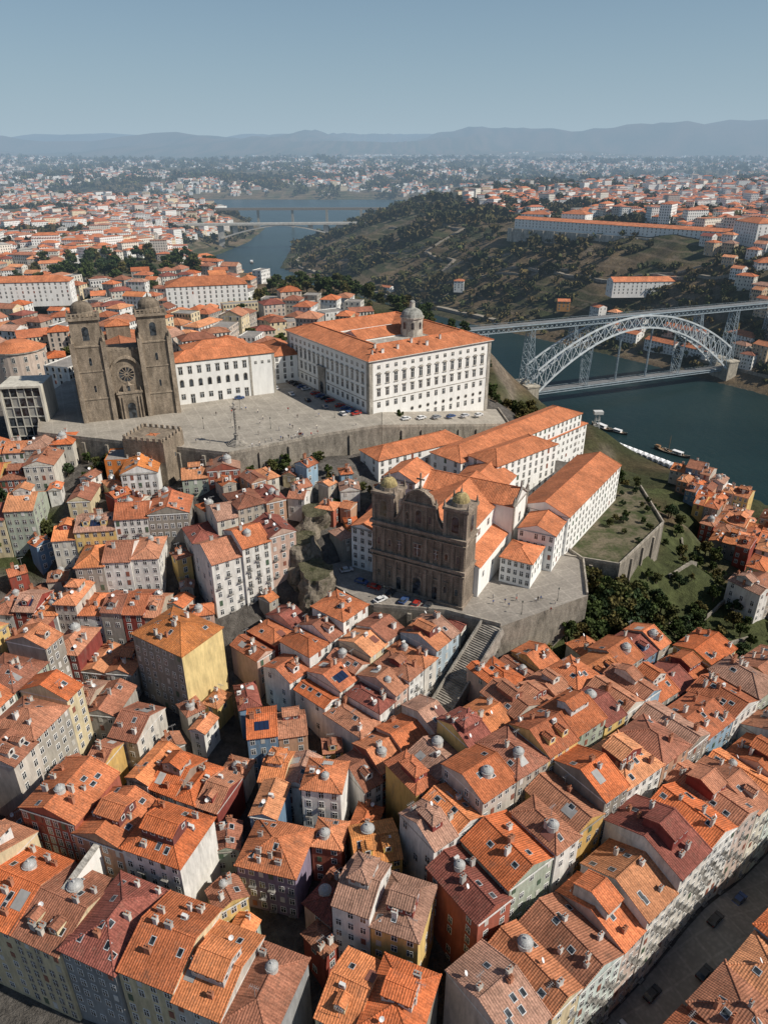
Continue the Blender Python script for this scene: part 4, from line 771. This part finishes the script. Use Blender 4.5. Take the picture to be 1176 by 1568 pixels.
# ---------------------------------------------------------------- distant city masses
def farmass(name,N,y0,y1,seed,big=.06,minw=9,maxw=17,dens=.46):
    rs=np.random.RandomState(seed); Y=y0*(y1/y0)**rs.rand(N*4)**.8; X=(rs.rand(N*4)*2-1)*(Y*.58+60)
    d=np.minimum(pdist(X,Y,LB),pdist(X,Y,RB)); ins=inpoly(X,Y,RP); g=pdist(X,Y,RB)<pdist(X,Y,LB)
    ok=(~ins)&(fbm(X,Y,330,77,3)>dens*.95)&(d>np.where(g&(Y<3300),np.where(X<350,330,200),60))
    ok&=~((X>-250)&(X<250)&(Y>2100)&(Y<3400)) 
    ok&=~(((X+270)/90)**2+((Y-790)/110)**2<1)
    ok&=~((X<90)&(Y<880))
    X=X[ok][:N];Y=Y[ok][:N];n=len(X);Z=gh(X,Y)
    v=[];f=[];m=[];c=[];uvs=[]
    for i in range(n):
        th=rs.choice([.2,.9,1.7])+rs.randn()*.2; bigb=rs.rand()<big; w=rs.uniform(minw,maxw)*(1.9 if bigb else 1)/2;dd=rs.uniform(8,12)*(1.3 if bigb else 1)/2;h=rs.uniform(6,11)*(1.9 if bigb else 1)
        if Y[i]>3000: w*=1.3;dd*=1.3
        cc,ss=math.cos(th),math.sin(th); L=lambda a,b,z:(X[i]+cc*a-ss*b,Y[i]+ss*a+cc*b,Z[i]+z)
        wc=[(.78,.77,.74),(.7,.66,.58),(.55,.5,.45),(.72,.6,.42),(.45,.4,.36)][rs.choice(5,p=[.55,.2,.1,.1,.05])]; rc=sh([(.58,.20,.09),(.50,.17,.09),(.42,.2,.13),(.4,.38,.35)][rs.choice(4,p=[.5,.28,.12,.10])],rs.uniform(.8,1.1))
        B=[L(-w,-dd,-6),L(w,-dd,-6),L(w,dd,-6),L(-w,dd,-6)];T=[L(-w,-dd,h),L(w,-dd,h),L(w,dd,h),L(-w,dd,h)]
        for j in range(4):
            k=(j+1)%4; b=len(v); v+= [B[j],B[k],T[k],T[j]]; f.append((b,b+1,b+2,b+3)); m.append(0); c+=[(*wc,1)]*4; W=2*(w if j%2==0 else dd); uvs+=[(0,0),(W,0),(W,h+6),(0,h+6)]
        rh=h+dd*.4*(0 if bigb and rs.rand()<.6 else 1)+.1; o=.5; E=[L(-w-o,-dd-o,h-.1),L(w+o,-dd-o,h-.1),L(w+o,dd+o,h-.1),L(-w-o,dd+o,h-.1)];r0=L(-max(w-dd,0),0,rh);r1=L(max(w-dd,.1),0,rh)
        for fc in ([E[0],E[1],r1,r0],[E[2],E[3],r0,r1],[E[1],E[2],r1],[E[3],E[0],r0]):
            b=len(v); v+=fc; f.append(tuple(range(b,b+len(fc)))); m.append(1); c+=[(*rc,1)]*len(fc); uvs+=[(0,0)]*len(fc)
    me=bpy.data.meshes.new(name); me.from_pydata(v,[],f); me.materials.append(MAT['farwall']); me.materials.append(MAT['roof']); me.polygons.foreach_set('material_index',m)
    a=me.color_attributes.new('Col','FLOAT_COLOR','POINT'); a.data.foreach_set('color',np.array(c,dtype=np.float32).ravel()); u=me.uv_layers.new(name='UVMap'); u.data.foreach_set('uv',np.array(uvs,dtype=np.float32).ravel()); place(me,name)
farmass('distant_city_houses',9000,800,3300,1,big=.1,dens=.40); farmass('distant_hillside_suburb',12000,3300,10500,2,big=.18,dens=.43)
# ---------------------------------------------------------------- trees
def leafcloud(rs,cl,nleaf,size,colA,colB):
    V=[];C=[]
    for (cx,cy,cz,r) in cl:
        k=rs.randn(nleaf,3); k/=np.linalg.norm(k,axis=1)[:,None]; rr=r*rs.rand(nleaf,1)**.35; c=np.array([cx,cy,cz])+k*rr*np.array([1,1,.8])
        a=rs.randn(nleaf,3);a/=np.linalg.norm(a,axis=1)[:,None]; b=np.cross(a,rs.randn(nleaf,3));b/=np.linalg.norm(b,axis=1)[:,None]
        s=size*(.6+.8*rs.rand(nleaf,1)); q=np.stack([c-a*s-b*s*.6,c+a*s-b*s*.6,c+a*s*.7+b*s*.7,c-a*s*.7+b*s*.7],1); V.append(q.reshape(-1,3))
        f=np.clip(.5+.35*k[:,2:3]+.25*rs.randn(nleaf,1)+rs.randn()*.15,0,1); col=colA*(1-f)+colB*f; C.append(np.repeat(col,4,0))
    return np.concatenate(V),np.concatenate(C)
def npmesh(name,V,C,mat,extra=None):
    n=len(V)//4; me=bpy.data.meshes.new(name); f=np.arange(n*4).reshape(n,4).tolist(); v=V.tolist(); c=np.concatenate([C,np.ones((len(C),1))],1); mi=[0]*n
    me.materials.append(MAT[mat])
    if extra:
        b=len(v); v+=[tuple(q) for q in extra.v]; f+=[tuple(i+b for i in q) for q in extra.f]; c=np.concatenate([c,np.array(extra.c)]); me.materials.append(MAT['bark']); mi+=[1]*len(extra.f)
    me.from_pydata(v,[],f); me.polygons.foreach_set('material_index',mi); a=me.color_attributes.new('Col','FLOAT_COLOR','POINT'); a.data.foreach_set('color',c.astype(np.float32).ravel()); return me
TREES=[]
for k in range(5):
    rs=np.random.RandomState(40+k); E=MB(); E.cyl(0,0,-1,3.2,.38,.26,7,'bark',(.09,.07,.05),False)
    cl=[]
    for i in range(16):
        a=rs.rand()*6.28; rr=3.0*rs.rand()**.6; z=3.2+rs.rand()*4.2; rr*=1-.5*max(0,(z-5)/3); x,y=rr*math.cos(a),rr*math.sin(a); cl.append((x,y,z,rs.uniform(.8,1.5)))
        if i<9: E.beam((0,0,2.2+rs.rand()),(x,y,z),.14,'bark',(.09,.07,.05))
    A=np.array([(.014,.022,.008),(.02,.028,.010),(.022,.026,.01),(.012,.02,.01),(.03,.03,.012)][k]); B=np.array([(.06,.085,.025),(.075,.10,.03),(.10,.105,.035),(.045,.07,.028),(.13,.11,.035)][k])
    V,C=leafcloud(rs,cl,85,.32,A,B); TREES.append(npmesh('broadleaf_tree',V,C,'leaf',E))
def tree(x,y,s=1,z=None,k=None):
    z=gnd(x,y) if z is None else z; o=place(TREES[R.randrange(5) if k is None else k],'broadleaf_tree',(x,y,z-.3),R.uniform(0,6.28),(s*R.uniform(.85,1.15),s*R.uniform(.85,1.15),s*R.uniform(.85,1.2))); return o
def grove(n,x0,x1,y0,y1,s0,s1,z=None):
    for i in range(n):
        x,y=R.uniform(x0,x1),R.uniform(y0,y1)
        if ovl(x,y,0,2,2,1) or any(inpoly(np.array([x]),np.array([y]),q)[0] for q in (T1p,T3p)): continue
        tree(x,y,R.uniform(s0,s1),z)
grove(54,62,88,180,203,.8,1.4); grove(50,82,128,182,216,.4,.9); grove(34,104,136,212,262,.3,.85); grove(50,36,74,162,186,.5,1.0); grove(14,-135,-112,206,222,.7,1.2); grove(20,105,128,262,320,.5,.9); grove(24,40,90,315,350,.6,1.1); grove(26,-165,-130,250,264,.4,.9); grove(18,-50,-20,226,250,.4,.7); grove(14,0,40,262,285,.4,.7); grove(18,-116,-92,236,252,.4,.8); grove(20,-30,0,205,240,.4,.8); grove(40,-120,10,140,235,.35,.6)
for i in range(26): x=R.uniform(80,103);y=R.uniform(212,262); (inpoly(np.array([x]),np.array([y]),[(p[0],p[1]) for p in T4])[0] and not ovl(x,y,0,3,3,1)) and tree(x,y,R.uniform(.25,.55),50)
grove(80,-370,-190,680,890,1.3,2.2); grove(80,-130,40,560,680,1.0,1.8); grove(40,-20,70,440,560,.8,1.4); grove(60,-420,-140,480,700,.8,1.3); grove(14,-195,-145,460,500,.9,1.4); grove(30,-330,-160,340,480,.7,1.1); grove(30,-150,-40,350,520,.8,1.2); grove(30,-240,-120,860,1000,1.2,2)
def treemass(name,N,y0,y1,seed,size,quads,gaiaonly=False,dens=.4,smin=.6,bri=1.0):
    rs=np.random.RandomState(seed); Y=y0*(y1/y0)**rs.rand(N*4); X=(rs.rand(N*4)*2-1)*(Y*.58+60); dl=pdist(X,Y,LB);dr=pdist(X,Y,RB);ins=inpoly(X,Y,RP)
    ok=(~ins)&(fbm(X,Y,90 if gaiaonly else 150,55,4)>dens)&(np.minimum(dl,dr)>8)
    if gaiaonly: ok&=dr<dl
    else: ok&=(fbm(X,Y,330,77,3)<.42)|(rs.rand(N*4)<.3)
    ok&=~((X<90)&(Y<880)); X=X[ok][:N];Y=Y[ok][:N];Z=gh(X,Y);VV=[];CC=[]
    T=[]
    for k in range(4):
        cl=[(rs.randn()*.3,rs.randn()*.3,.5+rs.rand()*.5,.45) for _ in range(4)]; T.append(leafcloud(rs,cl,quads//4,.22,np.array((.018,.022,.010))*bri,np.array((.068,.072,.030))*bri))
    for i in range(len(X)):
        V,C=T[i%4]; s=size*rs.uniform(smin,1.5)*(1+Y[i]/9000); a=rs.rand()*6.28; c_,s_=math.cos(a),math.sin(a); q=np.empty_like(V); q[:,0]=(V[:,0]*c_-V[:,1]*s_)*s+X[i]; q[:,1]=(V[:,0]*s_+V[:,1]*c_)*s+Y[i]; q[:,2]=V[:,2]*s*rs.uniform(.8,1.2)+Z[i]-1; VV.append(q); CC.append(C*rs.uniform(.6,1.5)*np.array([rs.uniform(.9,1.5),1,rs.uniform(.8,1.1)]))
    place(npmesh(name,np.concatenate(VV),np.concatenate(CC),'leaf'),name)
treemass('gorge_slope_trees',4800,560,2300,3,4.2,36,True,.44,.3,1.25); treemass('distant_trees',4500,850,3400,4,8,32,False,.42); treemass('distant_woodland',3200,3300,9500,6,15,24,False,.42)
# ---------------------------------------------------------------- cars
def carmesh(col):
    M=MB(); pr=[(-2.1,.35),(2.1,.35),(2.15,.75),(1.95,.92),(1.05,1.0),(.45,1.42),(-1.2,1.45),(-1.9,1.02),(-2.15,.95)]
    w=.88
    def wdt(z): return w if z<1.05 else w-.17
    n=len(pr)
    for i in range(n):
        a=pr[i];b=pr[(i+1)%n]; wa,wb=wdt(a[1]),wdt(b[1]); gl=(i in(4,6)); M.face([(a[0],-wa,a[1]),(a[0],wa,a[1]),(b[0],wb,b[1]),(b[0],-wb,b[1])],'glass' if gl else 'paint',col)
    for s in (-1,1):
        M.face([(x,s*wdt(z),z) for x,z in pr if z<1.05],'paint',col); M.face([(1.05,s*w,1.0),(.45,s*(w-.17),1.42),(-1.2,s*(w-.17),1.45),(-1.9,s*w,1.02)],'glass',col)
        M.beam((-.35,s*(w-.02),1.0),(-.38,s*(w-.16),1.44),.1,'paint',col)
        for x in (-1.35,1.35):
            A=[(x+.33*math.cos(k*math.pi/6),s*(w+.01),.33+.33*math.sin(k*math.pi/6)) for k in range(12)];B=[(p[0],s*(w-.22),p[2]) for p in A]; M.face(A,'iron',(.015,.015,.015))
            for k in range(12): M.face([A[k],A[(k+1)%12],B[(k+1)%12],B[k]],'iron',(.015,.015,.015))
            M.face([(x+.17*math.cos(k*math.pi/4),s*(w+.02),.33+.17*math.sin(k*math.pi/4)) for k in range(8)],'paint',(.5,.5,.5))
        M.face([(2.16,s*.8,.65),(2.16,s*.5,.65),(2.16,s*.5,.8),(2.16,s*.8,.8)],'paint',(.8,.8,.75)); M.face([(-2.17,s*.8,.7),(-2.17,s*.55,.7),(-2.17,s*.55,.88),(-2.17,s*.8,.88)],'paint',(.4,.02,.02))
    return M.mesh('parked_car')
CARS=[carmesh(c) for c in ((.7,.7,.7),(.03,.03,.035),(.25,.26,.28),(.35,.03,.02),(.04,.08,.2),(.5,.5,.52),(.04,.04,.04))]
def car(x,y,z,th): place(R.choice(CARS),'parked_car',(x,y,z+.02),th)
for i in range(15):
    if i in (4,9): continue
    a=loc(PO,PT,-4.5,3+i*4.2); car(*a,TZ,PT+rad(R.uniform(-6,6))+math.pi*R.randint(0,1))
for i in range(5): a=loc(PO,PT,-9-i*1.5,6+i*12); car(*a,TZ,PT+rad(80))
for x,y,d in ((-3,186,-28),(2,182.5,60),(-7,189,-25),(6,178.5,60),(9.5,176.6,65),(-1,179,40),(-12,196,20),(-63,300,20),(13,176,65)): car(x,y,CZ if x>-20 else TZ,rad(d))
for i in range(9): a=ck(-6.5 if i%3 else -11,22+i*11); car(*a,gnd(*a)+.3,rad(37))
for i in range(6): a=loc(PO,PT,12+i*8,-9); car(*a,74.9-(12+i*8)*.155,PT)
# ---------------------------------------------------------------- people
def person_mesh(pose,shirt,pants,hair):
    me=bpy.data.meshes.new('person_src'); st=.28 if pose else .06
    v=[(0,0,.95),(0,0,1.2),(0,0,1.42),(0,.0,1.52),(0,0,1.64),(0,.0,1.74),
       (-.19,0,1.42),(-.25,-.08*pose,1.15),(-.24,.12*pose,.9),(.19,0,1.42),(.25,.08*pose,1.15),(.24,.24*pose,.92),
       (-.1,0,.9),(-.11,st*.5,.5),(-.11,st*.6,.08),(-.11,st*.6+.14,.04),(.1,0,.9),(.11,-st*.3,.5),(.11,-st,.09),(.11,-st+.14,.05),(-.24,.16*pose,.8),(.24,.3*pose,.83)]
    ed=[(0,1),(1,2),(2,3),(3,4),(4,5),(2,6),(6,7),(7,8),(8,20),(2,9),(9,10),(10,11),(11,21),(0,12),(12,13),(13,14),(14,15),(0,16),(16,17),(17,18),(18,19)]
    rr=[.15,.14,.15,.06,.1,.085,.07,.05,.035,.07,.05,.035,.09,.065,.045,.035,.09,.065,.045,.035,.03,.03]
    me.from_pydata(v,ed,[]); o=bpy.data.objects.new('person_src',me); sc.collection.objects.link(o); md=o.modifiers.new('s','SKIN')
    for i,r in enumerate(rr): me.skin_vertices[0].data[i].radius=(r,r*.75 if i<3 else r)
    me.skin_vertices[0].data[0].use_root=True; o.modifiers.new('d','SUBSURF').levels=1
    bpy.context.view_layer.update(); dg=bpy.context.evaluated_depsgraph_get(); m2=bpy.data.meshes.new_from_object(o.evaluated_get(dg)); bpy.data.objects.remove(o)
    cols=[]
    for q in m2.vertices:
        x,y,z=q.co
        if z>1.5: c=hair if (z>1.68 or y<-.03) else (.5,.32,.22)
        elif abs(x)>.2 and z<1.1: c=(.5,.32,.22)
        elif z>.95: c=shirt
        elif z<.08: c=(.05,.05,.05)
        else: c=pants
        cols.append((*c,1))
    a=m2.color_attributes.new('Col','FLOAT_COLOR','POINT'); a.data.foreach_set('color',np.array(cols,dtype=np.float32).ravel()); m2.materials.clear(); m2.materials.append(MAT['cloth']); return m2
PEOPLE=[person_mesh(1,(.6,.6,.6),(.03,.04,.08),(.05,.03,.02)),person_mesh(0,(.03,.03,.035),(.05,.05,.06),(.04,.03,.02)),person_mesh(1,(.4,.04,.03),(.1,.1,.12),(.1,.06,.03)),person_mesh(1,(.05,.1,.25),(.3,.26,.2),(.03,.02,.02)),person_mesh(0,(.65,.6,.5),(.04,.05,.1),(.12,.08,.04))]
def person(x,y,z): place(R.choice(PEOPLE),'person',(x,y,z),R.uniform(0,6.28))
for i in range(50):
    x=R.uniform(-72,-8);y=R.uniform(246,285)
    if i%3==0: x=R.uniform(-48,-24); y=253-(abs(x+25))*.55+R.uniform(2,5)
    if inpoly(np.array([x]),np.array([y]),[(p[0]*.97,p[1]+1) for p in T1])[0] and not ovl(x,y,0,1,1,1): person(x,y,TZ)
for i in range(12): person(R.uniform(20,54),R.uniform(172,181),CZ)
# ---------------------------------------------------------------- lamps, boats, quay stalls
M=MB(); M.cyl(0,0,0,1,.14,.1,8,'iron',(.04,.05,.04)); M.cyl(0,0,1,4,.06,.05,8,'iron',(.04,.05,.04)); M.cyl(0,0,4,4.5,.12,.24,6,'glass',(0,0,0)); M.cyl(0,0,4.5,4.8,.28,.02,6,'iron',(.04,.05,.04)); lm=M.mesh('street_lamp')
for x,y in ((-70,262),(-44,262),(-20,275),(-30,300),(-60,285)): place(lm,'street_lamp',(x,y,TZ))
for x,y in ((40,172),(52,179),(0,180)): place(lm,'street_lamp',(x,y,CZ))
def boat(x,y,th,s,cab=True,col=(.06,.04,.03)):
    M=MB(); N=12; L=20; pr=[]
    for i in range(N+1):
        u=-1+2*i/N; w=2.2*(1-abs(u)**2.4)+.03; zt=.9+1.3*abs(u)**2.5; pr.append((u*L/2,w,zt))
    for a,b in zip(pr[:-1],pr[1:]):
        for q in (-1,1): M.face([(a[0],q*a[1]*.5,-.3),(b[0],q*b[1]*.5,-.3),(b[0],q*b[1],b[2]),(a[0],q*a[1],a[2])],'paint',col); M.beam((a[0],q*a[1],a[2]),(b[0],q*b[1],b[2]),.15,'paint',(.6,.55,.45))
        M.face([(a[0],-a[1]*.9,.6),(b[0],-b[1]*.9,.6),(b[0],b[1]*.9,.6),(a[0],a[1]*.9,.6)],'paint',(.35,.22,.12))
    if cab: M.box(-3,4,-1.5,1.5,.6,2.6,'paint',(.75,.75,.75)); M.box(-3.3,4.3,-1.7,1.7,2.6,2.75,'paint',(.8,.8,.8)); M.box(-2.8,3.8,-1.52,1.52,1.5,2.2,'glass',(0,0,0))
    else: M.beam((0,0,.6),(0,0,11),.2,'paint',(.25,.15,.08)); M.box(-9,-6,-.8,.8,1.2,2.8,'paint',(.35,.2,.1))
    M.obj('river_boat',(x,y,.1),th).scale=(s,s,s)
boat(182,425,rad(-50),1,False); boat(186,421,rad(-52),.9); boat(160,462,rad(-50),.8); boat(152,470,rad(120),1); boat(-235,1330,rad(100),1.4); boat(-10,1000,rad(-30),1.2); boat(140,480,rad(110),.8,False)
M=MB()
for i in range(22):
    f=i/22; x=146+50*f; y=436-74*f; M.box(x-2.2,x+2.2,y-1.6,y+1.6,1.5,4.2,'paint',(.8,.8,.8)); M.cyl(x,y,4.2,5.4,3.0,0,4,'paint',(.82,.82,.82))
M.obj('market_stalls')
M=MB(); M.beam((0,0,0),(0,0,34),.5,'iron',(.3,.3,.3)); 
for z in (14,24,31): M.beam((-.8,0,z),(.8,0,z),.3,'iron',(.6,.6,.6))
for q in (-1,1): M.beam((q*3,0,0),(0,0,20),.15,'iron',(.3,.3,.3))
M.obj('radio_mast',(270,1010,88))
M=MB(); 
for a in (-2,2):
    for b in (-2,2): M.beam((a,b,0),(a*.5,b*.5,16),.35,'iron',(.55,.55,.53)) 
for z in (4,8,12): 
    for a in (-1,1): M.beam((-2+z*.06,a*(2-z*.06),z),(2-z*.06,a*(2-z*.06),z),.25,'iron',(.55,.55,.53)); M.beam((a*(2-z*.06),-2+z*.06,z),(a*(2-z*.06),2-z*.06,z),.25,'iron',(.55,.55,.53))
M.box(-3,3,-2,2,16,18,'paint',(.6,.6,.58)); M.obj('cable_car_pylon',(140,445,3))
# ---------------------------------------------------------------- world, sun, camera
w=bpy.data.worlds.new('World'); sc.world=w; w.use_nodes=True; nt=w.node_tree; bg=nt.nodes['Background']; sky=nt.nodes.new('ShaderNodeTexSky'); sky.sky_type='NISHITA'; sky.sun_disc=False
EL=rad(43); sd=Vector((.93,-.30,0)).normalized(); az=math.atan2(sd.x,sd.y)
sky.sun_elevation=EL; sky.sun_rotation=az; sky.altitude=0; sky.air_density=1.0; sky.dust_density=.5; sky.ozone_density=1.8
BS=.07
tc=nt.nodes.new('ShaderNodeTexCoord'); sp_=nt.nodes.new('ShaderNodeSeparateXYZ'); nt.links.new(tc.outputs['Generated'],sp_.inputs[0])
def wm_(op,a,b=None):
    x=nt.nodes.new('ShaderNodeMath'); x.operation=op
    for i,v in enumerate((a,b)):
        if v is None: continue
        if isinstance(v,(int,float)): x.inputs[i].default_value=v
        else: nt.links.new(v,x.inputs[i])
    return x.outputs[0]
def haze_layer(base,fac,col):
    mx=nt.nodes.new('ShaderNodeMix'); mx.data_type='RGBA'; nt.links.new(fac,mx.inputs[0]); nt.links.new(base,mx.inputs[6]); mx.inputs[7].default_value=(*[v/BS for v in col],1); return mx.outputs[2]
zz_=wm_('MAXIMUM',sp_.outputs[2],0.0)
a1=haze_layer(sky.outputs[0],wm_('MULTIPLY',wm_('EXPONENT',wm_('MULTIPLY',zz_,-4.0)),.85),(.20,.35,.48))
a2=haze_layer(a1,wm_('MULTIPLY',wm_('EXPONENT',wm_('MULTIPLY',zz_,-10.0)),.95),(.42,.53,.61))
nt.links.new(a2,bg.inputs[0]); bg.inputs[1].default_value=BS
sl=bpy.data.lights.new('sun','SUN'); sl.energy=5.0; sl.angle=rad(.5); sl.color=(1,.93,.82); so=bpy.data.objects.new('sun',sl); sc.collection.objects.link(so)
dirv=Vector((sd.x*math.cos(EL),sd.y*math.cos(EL),math.sin(EL))); so.rotation_euler=dirv.to_track_quat('Z','Y').to_euler(); so.location=(200,-50,400)
cd=bpy.data.cameras.new('camera'); co=bpy.data.objects.new('camera',cd); sc.collection.objects.link(co); co.location=(0,0,170); co.rotation_euler=(rad(90-26.6),0,0)
cd.sensor_fit='VERTICAL'; cd.sensor_height=36; cd.lens=25.0; cd.clip_start=1; cd.clip_end=60000; sc.camera=co
sc.view_settings.view_transform='Standard'; sc.view_settings.look='None'; sc.view_settings.exposure=0
